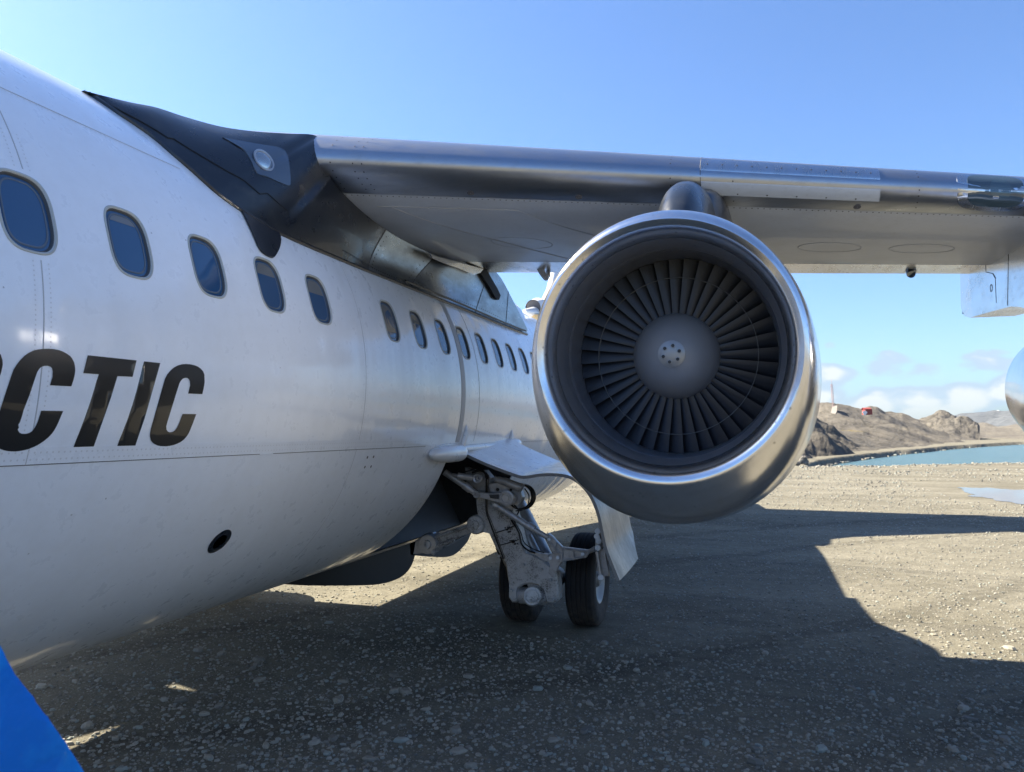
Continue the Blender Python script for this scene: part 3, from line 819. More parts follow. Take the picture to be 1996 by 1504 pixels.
def wline(pts, w=0.006, h=0.0012, m=None):
    L = []
    for (x0, s0), (x1, s1) in zip(pts, pts[1:]):
        for k in range(9): L.append((x0 + (x1 - x0) * k / 8, s0 + (s1 - s0) * k / 8))
    b = MB(); b.tube([wpt(x, s, False, h) for x, s in L], w / 2, 5, False)
    b.build('sealant_line', m or M_softjoint, lw)
wline([(-2.72, 0.125), (-1.7, 0.125)]); wline([(-2.62, 0.125), (-2.1, 0.40), (-1.75, 0.66)])
wline([(-1.7, 0.125), (-1.2, 0.33)], m=M_cov)

# landing lamp behind glass in the wing nose
LX0, LX1 = 1.42, 1.82
def nose(X, u, off):
    return wpt(X, u * u, u > 0, off)
def wpatch(name, Xc, hw, u0_, u1_, m, off, parent=leading, skew=0.0, rings=(1.0, 0.99, 0.75, 0.5, 0.25), n=64, ex=4.0):
    V = []; uc, hu = (u0_ + u1_) / 2, (u1_ - u0_) / 2
    for i, r_ in enumerate(rings):
        for k in range(n):
            cu, su = sup(2 * math.pi * k / n, ex)
            V.append(nose(Xc + hw * r_ * cu + skew * (su * su) * (-1 if cu > 0 else 1) * r_ * 0.0, uc + hu * r_ * su, 0.0 if i == 0 else off))
    Fc = grid_faces(len(rings), n, 0, False, True) + [tuple((len(rings) - 1) * n + k for k in range(n))]
    return sharp(fix(mesh(name, V, Fc, m, parent)), 40)
wpatch('lamp_surround', 1.62, 0.245, -0.225, 0.215, M_flap, 0.004)
M_lc = mat('lamp_cover_glass', (0.04, 0.065, 0.09), 0.05, 0, 0, 0.5, 1.7)
M_lc2 = mat('lamp_reflector_glass', (0.06, 0.10, 0.13), 0.08, 0.2, 0, 0.5, 1.7)
lc = wpatch('lamp_cover', 1.635, 0.19, -0.180, 0.180, M_lc, 0.0085)
wpatch('lamp_reflector', 1.665, 0.07, -0.10, 0.12, M_lc2, 0.0105, ex=2.0)
wpatch('lamp_bulb', 1.635, 0.022, -0.085, -0.055, M_lamp, 0.0125, ex=2.5)
# hinge brackets under the trailing edge
def bracket(px, py, Y):
    b = MB(); T = lambda dx, dy, dY=0: at(px + dx, py + dy, Y + dY)
    b.tube([T(-14, -22, -0.1), T(-9, -10), T(2, 10), T(8, 18)], [0.03, 0.04, 0.036, 0.034], 10)
    b.tube([T(8, 18), T(13, 14, 0.1)], [0.034, 0.026], 10)
    b.tube([T(13, 14, 0.1), T(12, -12, 0.25)], [0.022, 0.03], 8)
    b.tube([T(-6, -18, 0.1), T(12, -14, 0.3)], [0.03, 0.03], 8)
    return b.build('hinge_bracket', M_finw, fl)
bracket(1056, 523, 8.15); 
bb_ = MB(); bb_.tube([at(1768, 512, 8.5), at(1776, 534, 8.4)], [0.04, 0.042], 10); bb_.tube([at(1776, 534, 8.4), at(1787, 510, 8.7)], [0.04, 0.028], 10)
bb_.build('hinge_bracket', M_panel, fl)

wing_bvh = None
def bvh_of(objs):
    V, P = [], []
    for o in objs:
        n0 = len(V); V += [v.co.copy() for v in o.data.vertices]; P += [tuple(i + n0 for i in p.vertices) for p in o.data.polygons]
    return BVHTree.FromPolygons(V, P)
wing_bvh = bvh_of(wing)
def whit(px, py, fallback):
    d = ray(px, py).normalized(); h = wing_bvh.ray_cast(CAM, d)
    return h[0] if h[0] is not None else at(px, py, fallback)

# ---------------------------------------------------------------- wing root fairing
lowc = [(163, 178), (196, 199), (230, 222), (265, 245), (300, 270), (335, 300), (370, 330), (400, 357), (430, 382), (475, 413), (535, 449), (600, 479), (650, 500), (700, 521), (750, 541), (800, 561), (850, 581), (900, 601), (950, 622), (1000, 642), (1026, 651)]
upc = [(163, 176), (205, 187), (255, 199), (305, 209), (360, 227), (430, 246), (500, 256), (560, 260), (615, 264), (628, 292), (640, 335), (665, 370), (700, 405), (738, 436), (785, 466), (850, 496), (893, 507), (938, 520), (970, 533), (1001, 587), (1028, 641)]
def resample(c, n):
    P = [Vector((a, b, 0)) for a, b in c]; out = []
    for i in range(n):
        t = i / (n - 1) * (len(P) - 1); k = min(int(t), len(P) - 2); u = t - k
        p0, p1, p2, p3 = P[max(k - 1, 0)], P[k], P[k + 1], P[min(k + 2, len(P) - 1)]
        q_ = 0.5 * ((2 * p1) + (p2 - p0) * u + (2 * p0 - 5 * p1 + 4 * p2 - p3) * u * u + (3 * p1 - p0 - 3 * p2 + p3) * u ** 3)
        out.append((q_.x, q_.y))
    return out
NU, NVV = 121, 22
lo = resample(lowc, NU); upx = resample(upc, NU)
rows_f, tops = [], []
for i in range(NU):
    s = i / (NU - 1) * (len(lowc) - 1)
    Y_, T_ = fus_hit(*lo[i]); A = fpt(Y_, T_, FR + 0.004)
    if s <= 8: B = at(*upx[i], 3.22 + (4.78 - 3.22) * (s / 8) ** 1.25)
    elif s <= 10: B = at(*upx[i], 4.78 - 0.05 * math.sin((s - 8) / 2 * math.pi))
    elif s <= 17:
        B = whit(*upx[i], 6.0)
        if s > 15: B = B.lerp(atX(*upx[i], -2.92), min(1, (s - 15) / 2))
        B = B + Vector((0, -0.004, -0.006))
    else: B = atX(*upx[i], -2.92 - 0.04 * (s - 17) / 3)
    row = []
    for j in range(NVV):
        v = j / (NVV - 1)
        p = A.lerp(B, v)
        bulge = math.sin(math.pi * v)
        if s < 8: k = 0.03
        else: k = 0.03 - 0.10 * smooth(12, 14, s) * (1 - smooth(15, 18, s)) - 0.03 * smooth(15, 17, s)
        nrm = (p - Vector((CX, p.y, CZ + 0.2))).normalized()
        p = p + nrm * k * bulge * min(1, (B - A).length / 0.5)
        row.append(p)
    rows_f.append(row)
SPL = int(NU * 13.3 / 20)
def sub_grid(i0, i1, name, m, parent=plane):
    V = [p for r_ in rows_f[i0:i1 + 1] for p in r_]
    return fix(mesh(name, V, grid_faces(i1 - i0 + 1, NVV), m, parent))
fair = sub_grid(0, SPL, 'wing_root_fairing', M_black)
S2, S3, S4 = int(NU * 15.0 / 20), int(NU * 17.4 / 20), int(NU * 18.6 / 20)
pan = [sub_grid(a, b, 'fairing_panel', M_panel) for a, b in ((SPL, S2), (S2, S3), (S3, S4), (S4, NU - 1))]
# the crest of the fairing carries on over the top of the cabin
V = []
for i in range(0, int(NU * 8.3 / 20)):
    B = rows_f[i][-1]
    for j in range(14):
        t = j / 13; X = B.x + (CX * 2 - B.x - B.x) * t if False else B.x + (2 * CX - 2 * B.x) * t
        kk = 1 - (2 * t - 1) ** 2
        V.append((X, B.y, B.z - 0.02 * (1 if 0 < t < 1 else 0) + 0.02 * kk * 0))
top_f = fix(mesh('fairing_crown', V, grid_faces(int(NU * 8.3 / 20), 14), M_black, plane))
# spine fairing aft of the wing over the cabin roof
V = []
for i in range(30):
    y = 5.0 + 5.9 * i / 29; e = smooth(10.9, 8.3, y)
    for j in range(25):
        a = math.pi * j / 24; hx = 1.25; 
        V.append((CX + hx * math.cos(a), y, CZ + 0.95 + (0.86 + 0.16 * e) * math.sin(a) ** 0.6))
spine = fix(mesh('centre_fairing', V, grid_faces(30, 25), M_white, plane))
# sealing lip along the bottom of the fairing
b = MB(); b.tube([rows_f[i][0] + Vector((0.004, 0, -0.004)) for i in range(2, NU)], 0.016, 8, True); b.build('sealing_lip', M_black, fair)
b = MB(); b.tube([rows_f[i][0] + Vector((0.03, 0, 0.03)) for i in range(SPL + 8, NU - 2)], 0.011, 8, True); b.build('sealing_lip', M_hose, pan[0])
b = MB(); b.tube([rows_f[i][5] * 0.0 + rows_f[i][int(3 + 3 * i / SPL)] + Vector((0.002, 0, 0)) for i in range(4, 60)], 0.004, 6, True); b.build('panel_edge', M_bayblk, fair)
rv = MB()
for i in range(int(NU * 12.2 / 20), NU - 3):
    for j in (3,):
        p = rows_f[i][j]; rv.disc(p + Vector((0.003, -0.001, 0)), Vector((1, -0.15, 0.1)), 0.0075, 6, 0.002)
        if i < NU - 4:
            p = rows_f[i][j].lerp(rows_f[i + 1][j], 0.5); rv.disc(p + Vector((0.003, -0.001, 0)), Vector((1, -0.15, 0.1)), 0.0075, 6, 0.002)
for i in (SPL, SPL + 1, S2 - 1, S2, S3, S4):
    for j in range(3, NVV - 2, 2):
        rv.disc(rows_f[i][j] + Vector((0.004, -0.012, 0)), Vector((1, -0.15, 0.1)), 0.007, 6, 0.002)
tag(rv.build('rivets', M_rivet, pan[0], clean=False), kind='stuff')
b = MB()
for i in (SPL, S2, S3, S4): b.tube([rows_f[i][j] + Vector((0.001, 0, 0)) for j in range(NVV)], 0.004, 5, False)
b.build('panel_joint', M_joint, pan[1])
# the flap-root slot and the scooped door forward of it
b = MB(); b.plate([atX(x, y, -2.90) for x, y in ((938, 521), (948, 524), (960, 545), (970, 562), (976, 575), (973, 584), (966, 580), (955, 560), (943, 542), (935, 530))], (-0.06, 0, 0), 0.0)
b.build('flap_slot', M_void, pan[2])
b = MB(); b.plate([atX(x, y, -2.88) for x, y in ((838, 494), (850, 499), (900, 512), (943, 524), (938, 531), (925, 536), (895, 524), (862, 512), (842, 503))], (-0.05, 0.0, 0.03), 0.012)
b.build('root_scoop', M_flap, pan[1])

# blade fence (black lobe) below the fairing
Pq = [(466, 405), (480, 409), (505, 424), (520, 432), (533, 446), (544, 462), (543, 482), (534, 500), (528, 503), (515, 497), (503, 485), (490, 455), (478, 430)]
b = MB(); P = [fpt(*fus_hit(x, y), FR + 0.003) for x, y in resample(Pq + [Pq[0]], 40)[:-1]]
nrm = sum(((p - Vector((CX, p.y, CZ))).normalized() for p in P), Vector()) / len(P)
b.plate([p + nrm * 0.012 for p in P], -nrm * 0.012, 0.0); b.build('fairing_lobe', M_black, fair)

# inspection light set in the front of the fairing
fb = bvh_of([fair])
def fhit(px, py, off=0.0):
    d = ray(px, py).normalized(); h = fb.ray_cast(CAM, d)
    if h[0] is None: return at(px, py, 4.2), Vector((0.7, -0.6, 0.3))
    n = h[1]; n = -n if n.dot(d) > 0 else n
    return h[0] + n * off, n
outl = resample([(433, 268), (465, 274), (505, 281), (545, 288), (558, 298), (563, 315), (565, 335), (566, 355), (563, 362), (545, 356), (520, 345), (503, 340), (496, 330), (488, 312), (475, 293), (455, 279), (433, 268)], 64)[:-1]
cpt = (520, 318); V = []
for k_, off_ in ((1.0, 0.0), (0.985, 0.006), (0.66, 0.007), (0.33, 0.007)):
    for x, y in outl: V.append(fhit(cpt[0] + (x - cpt[0]) * k_, cpt[1] + (y - cpt[1]) * k_, off_)[0])
Fc = grid_faces(4, len(outl), 0, False, True) + [tuple(3 * len(outl) + k for k in range(len(outl)))]
sharp(fix(mesh('light_cover', V, Fc, M_clear, fair)), 40)
c, n = fhit(513, 313, 0.006)
b = MB(); b.lathe(c, n, [(0, 0.078), (0.006, 0.078), (0.009, 0.072), (0.006, 0.064), (0.002, 0.062)], 32); lr = b.build('light_ring', M_lampring, fair)
b = MB(); b.lathe(c, n, [(0.003, 0.062), (0.010, 0.05), (0.016, 0.03), (0.019, 0.012), (0.0195, 0.001)], 32); b.build('light_lens', M_lamp, fair)

# ---------------------------------------------------------------- engine
EO = Vector((-0.405, 3.60, CAMZ + 0.372))
EA = Vector((0.006, 1, 0.045)).normalized()
def chin(a, r, ph):
    g = smooth(0.0, 0.25, a) * (1 - 0.0) + smooth(0.2, 1.3, a) * 0.35
    return r + 0.118 * g * ((1 - math.cos(ph)) / 2) ** 1.3
lip_prof = [(0.34, 0.700), (0.26, 0.697), (0.19, 0.690), (0.13, 0.681), (0.08, 0.669), (0.04, 0.653), (0.015, 0.637), (0.003, 0.624), (0.0, 0.612), (0.006, 0.597), (0.02, 0.583), (0.045, 0.569), (0.08, 0.556), (0.13, 0.545)]
def lipfn(a, r, ph):
    # the blunt lip is fuller below
    if r > 0.612: return r - 0.04 * smooth(0.612, 0.70, r) * math.sin(ph) ** 2 + 0.150 * smooth(0.612, 0.70, r) * ((1 - math.cos(ph)) / 2) ** 2.4
    return r
b = MB(); b.lathe(EO, EA, lip_prof, 96, False, lipfn); 
cowl_prof = [(0.342, 0.7015), (0.45, 0.712), (0.7, 0.728), (1.1, 0.735), (1.6, 0.70), (2.1, 0.64), (2.6, 0.57), (3.1, 0.49), (3.3, 0.46), (3.3, 0.43)]
def cowlfn(a, r, ph): return r - 0.04 * math.sin(ph) ** 2 + (0.150 + 0.06 * smooth(0.34, 1.0, a) - 0.16 * smooth(1.8, 3.2, a)) * ((1 - math.cos(ph)) / 2) ** 2.4
cw = MB(); cw.lathe(EO, EA, cowl_prof, 96, False, cowlfn)
engine = cw.build('engine', M_chrome, plane)
lip = b.build('intake_lip', M_lip, engine)
b = MB(); b.lathe(EO, EA, [(0.1302, 0.5452), (0.16, 0.539), (0.20, 0.532), (0.24, 0.525), (0.30, 0.5235)], 96); b.build('lip_band', M_lipin, engine)
b = MB(); b.lathe(EO, EA, [(0.3, 0.5236), (0.302, 0.5225), (0.36, 0.5215), (0.5, 0.5205), (0.62, 0.52), (0.80, 0.515), (0.9, 0.5)], 96); b.build('intake_duct', M_duct, engine)
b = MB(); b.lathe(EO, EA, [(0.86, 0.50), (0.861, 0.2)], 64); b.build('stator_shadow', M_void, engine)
b = MB()
for k in range(48):   # stator vanes seen between the blades
    ph = 2 * math.pi * k / 48; u = Vector((0, 0, 1)); u = (u - EA * u.dot(EA)).normalized(); w = EA.cross(u)
    rd = u * math.cos(ph) + w * math.sin(ph); tg = EA.cross(rd)
    for r0, r1 in ((0.2, 0.5),):
        b.add([EO + EA * 0.80 + rd * r0, EO + EA * 0.86 + rd * r0 + tg * 0.02, EO + EA * 0.86 + rd * r1 + tg * 0.02, EO + EA * 0.80 + rd * r1], [(0, 1, 2, 3)])
tag(b.build('stator_vanes', M_fan, engine, clean=False), kind='stuff')
# spinner
FS = 0.57
b = MB()
sp_prof = [(FS + 0.10, 0.232), (FS + 0.0, 0.230), (FS - 0.06, 0.218), (FS - 0.12, 0.190), (FS - 0.17, 0.150), (FS - 0.21, 0.105), (FS - 0.235, 0.064)]
b.lathe(EO, EA, sp_prof, 64); spn = b.build('spinner', M_spin, engine)
b = MB(); b.lathe(EO, EA, [(FS - 0.231, 0.069), (FS - 0.2405, 0.0685), (FS - 0.247, 0.055), (FS - 0.252, 0.034), (FS - 0.254, 0.012), (FS - 0.254, 0.0005)], 40)
b.build('spinner_cap', M_spincap, engine)
u0 = (Vector((0, 0, 1)) - EA * EA.z).normalized(); w0 = EA.cross(u0)
for k in range(6):
    ph = R(12 + 60 * k); c = EO + EA * (FS - 0.2515) + (u0 * math.cos(ph) + w0 * math.sin(ph)) * 0.042
    b = MB(); b.lathe(c, -EA, [(-0.002, 0.0115), (0.0035, 0.0115), (0.0042, 0.009), (0.001, 0.0075)], 16)
    o = b.build('cap_bolt', M_spincap, engine)
    b = MB(); b.lathe(c, -EA, [(0.0030, 0.0082), (0.0030, 0.0005)], 12); b.build('bolt_hole', M_bay, engine)
# one blade, then copies
def blade_mesh():
    V = []; nr, ncd = 9, 5
    for i in range(nr):
        t = i / (nr - 1); r = 0.226 + (0.517 - 0.226) * t
        stag = R(62 + 8 * t); ch = 0.052 + 0.048 * t
        for side in (0, 1):
            for j in range(ncd):
                s = j / (ncd - 1) - 0.5
                th = 0.0030 * (1 - (2 * s) ** 2) + 0.0006
                cb = 0.006 * (1 - (2 * s) ** 2) * (1.6 - t)
                a = s * ch * math.cos(stag) ; tgv = s * ch * math.sin(stag) * 1.0
                off = cb + (th if side == 0 else -th)
                a2 = a - off * math.sin(stag) * 1.0; t2 = tgv + off * math.cos(stag)
                V.append((r, t2, a2))
    n = 2 * ncd; order = list(range(ncd)) + [ncd + j for j in range(ncd)][::-1]
    Fc = []
    for i in range(nr - 1):
        for k in range(n):
            a, b_ = order[k], order[(k + 1) % n]
            Fc.append((i * n + a, i * n + b_, (i + 1) * n + b_, (i + 1) * n + a))
    Fc.append(tuple((nr - 1) * n + k for k in order))
    return V, Fc
NB = 40
bV, bF = blade_mesh()
def rotE(ph):
    rd = u0 * math.cos(ph) + w0 * math.sin(ph); tg = EA.cross(rd)
    return Matrix((( rd.x, tg.x, EA.x, EO.x + EA.x * FS), (rd.y, tg.y, EA.y, EO.y + EA.y * FS), (rd.z, tg.z, EA.z, EO.z + EA.z * FS), (0, 0, 0, 1)))
bl = mesh('fan_blade', bV, bF, M_fan, engine); fix(bl); sharp(bl, 40); bl.matrix_basis = rotE(0.03)
sh = MB()
a0 = 2 * math.pi / NB
shm = []
V = []
for side_r in (0.4155, 0.4205):
    for k in range(3):
        ph = (k / 2 - 0.5) * a0
        for a_ in (-0.018, -0.006): V.append((side_r * math.cos(ph), side_r * math.sin(ph), a_ + 0.006 * math.sin(ph * 3)))
Fsh = []
for k in range(2):
    i = 2 * k; Fsh += [(i, i + 2, i + 3, i + 1), (6 + i, 6 + i + 1, 6 + i + 3, 6 + i + 2), (i, 6 + i, 6 + i + 2, i + 2), (i + 1, i + 3, 6 + i + 3, 6 + i + 1)]
sb = mesh('blade_snubber', V, Fsh, M_fanshroud, engine); sb.matrix_basis = rotE(0.03)
for k in range(1, NB):
    o = bl.copy(); sc.collection.objects.link(o); o.matrix_basis = rotE(0.03 + k * a0)
    o = sb.copy(); sc.collection.objects.link(o); o.matrix_basis = rotE(0.03 + k * a0)
# pylon: a rounded spine rising from the cowl into the wing nose
def pylon(stations, name='pylon', m=M_black, parent=plane, dx=0.0):
    V = []; n = 26
    for (Y, X, zt, zb, w) in stations:
        for k in range(n):
            a = math.pi * k / (n - 1)
            cx = math.cos(a); sx = math.sin(a)
            V.append((X + dx + w * (abs(cx) ** 0.8) * (1 if cx > 0 else -1), Y, zb + (zt - zb) * sx ** 0.75))
    Fc = grid_faces(len(stations), n); Fc.append(tuple(range(n))); Fc.append(tuple((len(stations) - 1) * n + k for k in range(n)))
    return sharp(fix(mesh(name, V, Fc, m, parent)), 50)
c_ = CAMZ
pyl = pylon([(4.12, -0.395, c_ + 1.06, c_ + 0.95, 0.03), (4.2, -0.395, c_ + 1.17, c_ + 0.9, 0.09), (4.32, -0.395, c_ + 1.31, c_ + 0.9, 0.135), (4.5, -0.395, c_ + 1.435, c_ + 0.9, 0.165), (4.75, -0.395, c_ + 1.53, c_ + 0.9, 0.185),
       (5.1, -0.395, c_ + 1.62, c_ + 0.9, 0.20), (5.5, -0.395, c_ + 1.72, c_ + 0.9, 0.21)])
N_ = [(4.9, -0.33, c_ + 1.3, c_ + 0.85, 0.13), (5.3, -0.33, c_ + 1.62, c_ + 0.85, 0.21), (5.7, -0.33, c_ + 1.78, c_ + 0.8, 0.235), (6.5, -0.33, c_ + 1.78, c_ + 0.75, 0.24), (7.6, -0.33, c_ + 1.74, c_ + 0.8, 0.22), (8.7, -0.33, c_ + 1.66, c_ + 1.1, 0.16), (9.3, -0.33, c_ + 1.55, c_ + 1.25, 0.06)]
pylon(N_)
# outboard engine: same cowl, further out and aft
OFF = Vector((2.93, 0.96, -0.13))
def dup_shift(o, off, parent, pinv=None):
    c = o.copy(); sc.collection.objects.link(c); c.parent = parent; c.matrix_parent_inverse = parent.matrix_world.inverted()
    c.matrix_basis = Matrix.Translation(off) @ o.matrix_basis; return c
eng2 = dup_shift(engine, OFF, plane)
for ch in [o for o in engine.children ]:
    c = ch.copy(); sc.collection.objects.link(c); c.parent = eng2
# outboard pylon with its boxy bare-metal tail under the trailing edge
XI = 2.08
out_l = [at(1870, 512, 9.05), at(1864, 540, 9.15), at(1858, 570, 9.2), at(1858, 600, 9.15), at(1862, 614, 9.05), at(1876, 623, 8.85), at(1895, 621, 8.6), at(1930, 612, 8.2), at(1965, 603, 7.8), at(1985, 600, 7.5), at(2010, 608, 7.2), at(2060, 640, 6.6), at(2110, 640, 6.2), at(2110, 420, 6.2), at(1996, 455, 7.2), at(1930, 490, 8.1)]
L1 = [Vector((XI, p.y, p.z)) for p in [atX(x, y, XI) for x, y in ((1871, 514), (1873, 600), (1880, 615), (1890, 619), (1900, 616), (1935, 606), (1970, 597), (1990, 598), (2010, 606), (2060, 640), (2060, 470), (1996, 462))]]
L0 = [Vector((XI + 0.06, p.y + 0.12, p.z - (0.0 if i in (0,) else 0.05))) for i, p in enumerate(L1)]
b = MB(); b.plate(L1, (0.40, 0, 0), 0.0); b.build('pylon', M_flap, plane)
tl = MB()
A_ = [atX(x, y, XI) for x, y in ((1871, 514), (1876, 612))]
t1 = [A_[0], A_[1], A_[1] + Vector((0.4, 0, 0)), A_[0] + Vector((0.4, 0, 0))]
t2 = [at(1866, 530, 9.55), at(1859, 596, 9.6), at(1870, 600, 9.6), at(1873, 530, 9.6)]
cc = (A_[0] + A_[1]) / 2
t2 = [Vector((XI + 0.12, cc.y + 0.35, A_[0].z - 0.03)), Vector((XI + 0.12, cc.y + 0.38, A_[1].z + 0.06)), Vector((XI + 0.26, cc.y + 0.38, A_[1].z + 0.06)), Vector((XI + 0.26, cc.y + 0.35, A_[0].z - 0.03))]
tl.add(t1 + t2, [(0, 1, 5, 4), (1, 2, 6, 5), (2, 3, 7, 6), (3, 0, 4, 7), (4, 5, 6, 7)]); tl.build('pylon_tail', M_flap, plane)
b = MB()
for x0, y0, x1, y1 in ((1920, 492, 1922, 530), (1940, 540, 1942, 590), (1966, 478, 1964, 595)): b.tube([atX(x0, y0, XI), atX(x1, y1, XI)], 0.003, 5)
b.tube([atX(1922, 530, XI - .002), atX(1935, 533, XI - .002), atX(1940, 542, XI - .002)], 0.003, 5)
b.build('panel_joint', M_joint, pyl)
b = MB(); b.lathe(atX(1932, 561, XI - 0.001), (-1, 0, 0), [(0, 0.035), (0.002, 0.035), (0.002, 0.030), (0.0005, 0.029)], 20); b.build('latch', M_joint, pyl)

# ---------------------------------------------------------------- tail
FX = CX
def finpt(y, z, w): return (FX + w, y, z)
V = []; nz_ = 16; st = []
for i in range(nz_):
    t = i / (nz_ - 1); z = CAMZ + 2.5 + t * 4.0
    yl = 15.9 + 0.5 * min(1, t * 5) + 2.9 * t; yt_ = 21.6 + 0.9 * t
    st.append((z, yl, yt_))
for (z, yl, yt_) in st:
    c = yt_ - yl
    sec = [(s, naca(s) * 0.65) for s in (0.9999, .8, .6, .4, .25, .15, .08, .04, .018, .005, 0.0)]
    for s, h in sec: V.append((FX - h * c, yl + s * c, z))
    for s, h in sec[::-1][1:]: V.append((FX + h * c, yl + s * c, z))
ns = 21
tail = fix(mesh('fin', V, grid_faces(nz_, ns, 0, False, True), M_finw, plane))
b = MB(); ip = [atX(x, y, FX + 0.02) for x, y in ((1034, 603), (1052, 592), (1075, 570))]
b.tube([Vector((FX, 15.55, CAMZ + 2.60)), Vector((FX, 15.9, CAMZ + 2.66)), Vector((FX, 17.2, CAMZ + 2.75))], [0.17, 0.21, 0.22], 20, False)
b.tube([Vector((FX, 14.9, CAMZ + 2.42)), Vector((FX, 15.6, CAMZ + 2.50)), Vector((FX, 17.5, CAMZ + 2.6))], [0.05, 0.13, 0.3], 16)
b.build('fin_intake', M_finw, tail)
b = MB(); b.tube([Vector((FX, 15.58, CAMZ + 2.61)), Vector((FX, 15.9, CAMZ + 2.66))], [0.155, 0.2], 20); b.build('intake_opening', mat('intake_shadow_grey', (0.10, 0.10, 0.11), 0.6), tail)
b = MB(); b.plate([(FX + 0.16, 15.3, CAMZ + 1.9), (FX + 0.16, 15.35, CAMZ + 2.42), (FX + 0.18, 16.0, CAMZ + 2.55), (FX + 0.2, 21, CAMZ + 2.6), (FX + 0.2, 21, CAMZ + 1.9)], (-0.34, 0, 0), 0.0)
b.build('fin_base', M_tan, tail)
# tailplane
for sgn in (1,):
    V = []; xs_ = np.linspace(-5.5, 5.5, 23)
    for x in xs_:
        yl = 19.0 + 0.36 * abs(x); c = 3.3 - 0.32 * abs(x)
        sec = [(s, naca(s) * 0.6) for s in (0.9999, .7, .4, .2, .08, .02, 0.0)]
        for s, h in sec: V.append((FX + x, yl + s * c, CAMZ + 6.45 + h * c))
        for s, h in sec[::-1][1:]: V.append((FX + x, yl + s * c, CAMZ + 6.45 - h * c))
    fix(mesh('tailplane', V, grid_faces(len(xs_), 13, 0, False, True), M_finw, plane))

# ---------------------------------------------------------------- gear bay, pods, doors
bay = MB()
def bp(y, t, r): return Vector((CX + r * math.cos(t), y, CZ + r * math.sin(t)))
A = [bp(BAY0, t, FR - 0.01) for t in np.linspace(BT0, BT1, 12)]; A2 = [bp(BAY1, t, FR - 0.01) for t in np.linspace(BT0, BT1, 12)]
B_ = [bp(BAY0, t, 0.5) for t in np.linspace(BT0, BT1, 12)]; B2 = [bp(BAY1, t, 0.5) for t in np.linspace(BT0, BT1, 12)]
bay.add(A + B_, grid_faces(2, 12)); bay.add(A2 + B2, grid_faces(2, 12)); bay.add(B_ + B2, grid_faces(2, 12))
bay.add([A[0], A2[0], B2[0], B_[0]], [(0, 1, 2, 3)]); bay.add([A[-1], A2[-1], B2[-1], B_[-1]], [(0, 1, 2, 3)])
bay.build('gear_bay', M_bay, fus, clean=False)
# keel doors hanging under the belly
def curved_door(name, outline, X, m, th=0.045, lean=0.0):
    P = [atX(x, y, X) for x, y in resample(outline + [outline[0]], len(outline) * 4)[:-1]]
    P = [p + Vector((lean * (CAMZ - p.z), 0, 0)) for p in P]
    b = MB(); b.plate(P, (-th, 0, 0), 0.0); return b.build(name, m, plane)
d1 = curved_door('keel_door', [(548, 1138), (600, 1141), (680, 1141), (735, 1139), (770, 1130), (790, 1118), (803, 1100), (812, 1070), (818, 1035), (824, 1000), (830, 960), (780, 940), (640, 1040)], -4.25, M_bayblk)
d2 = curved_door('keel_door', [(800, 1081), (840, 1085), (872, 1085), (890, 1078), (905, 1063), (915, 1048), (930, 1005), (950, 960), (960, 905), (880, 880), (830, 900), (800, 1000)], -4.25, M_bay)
b = MB(); b.tube([atX(x, y, -4.24) for x, y in ((828, 1020), (850, 1022), (880, 1010), (905, 985), (925, 955))], 0.02, 6, True); b.tube([atX(x, y, -4.24) for x, y in ((810, 1066), (870, 1064), (915, 1040))], 0.015, 6); b.build('door_stiffener', M_bay, d2)
# white pods at the door hinge line
def pod(y0, y1, th, r, off=0.02, nose=1.0):
    b = MB(); n = 14; pts, rsd = [], []
    for i in range(n):
        t = i / (n - 1); y = y0 + (y1 - y0) * t
        pts.append(fpt(y, th, FR + off)); rsd.append(max(0.004, r * math.sqrt(max(0, 1 - (1 - min(1, t / 0.62)) ** 2)) * (1 if t < 0.9 else 1 - (t - 0.9) * 2.5)))
    b.tube(pts, rsd, 20, True); return b.build('hinge_pod', M_white, plane, 60)
pod(6.28, 7.05, R(-18.6), 0.088, 0.03)
pod(8.52, 8.86, R(-16.8), 0.06, 0.03)
b = MB(); b.tube([fpt(7.02, R(-17.5), FR + 0.02), fpt(8.6, R(-17.0), FR + 0.02)], 0.03, 12); b.build('door_hinge', M_white, plane)
b = MB()
for Yb, hgt in ((7.05, 0.22), (8.55, 0.17)):
    b.tube([fpt(Yb, R(-17), FR + 0.02), fpt(Yb + 0.02, R(-17) + hgt * 0.6 / FR, FR + 0.012), fpt(Yb + 0.03, R(-17) + hgt / FR, FR - 0.002)], [0.03, 0.028, 0.005], 8)
b.build('hinge_fillet', M_white, plane)

# main gear door: a bent sheet hinged on the fuselage, wrapped over the leg
DF = [at(x, y, 7.12) for x, y in resample([(902, 884), (950, 906), (1000, 925), (1022, 930), (1050, 926), (1080, 925), (1108, 929), (1130, 942), (1148, 962), (1160, 985), (1168, 1010), (1174, 1040), (1180, 1068), (1190, 1095), (1205, 1132)], 44)]
nD = len(DF); rowsD = []
for k in range(14):
    t = k / 13
    dY = 1.42 * t
    row = []
    for i, p in enumerate(DF):
        s = i / (nD - 1)
        hingeup = Vector((0.0, 0, 0.14 * t * (1 - s) ** 2))
        w = p + Vector((0, dY * (1 - 0.10 * smooth(0.62, 0.9, s) - 0.22 * smooth(0.88, 1.0, s)), 0)) + hingeup + Vector((0.03 * t * s, 0, 0.05 * t * t * smooth(0.55, 1.0, s)))
        row.append(w)
    rowsD.append(row)
M_doorin = mat('door_inner_grey', (0.20, 0.205, 0.21), 0.5)
V = [p for r_ in rowsD for p in r_]
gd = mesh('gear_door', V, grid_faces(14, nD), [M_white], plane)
gd.data.materials.append(M_doorin); gd.data.materials.append(M_doorm)
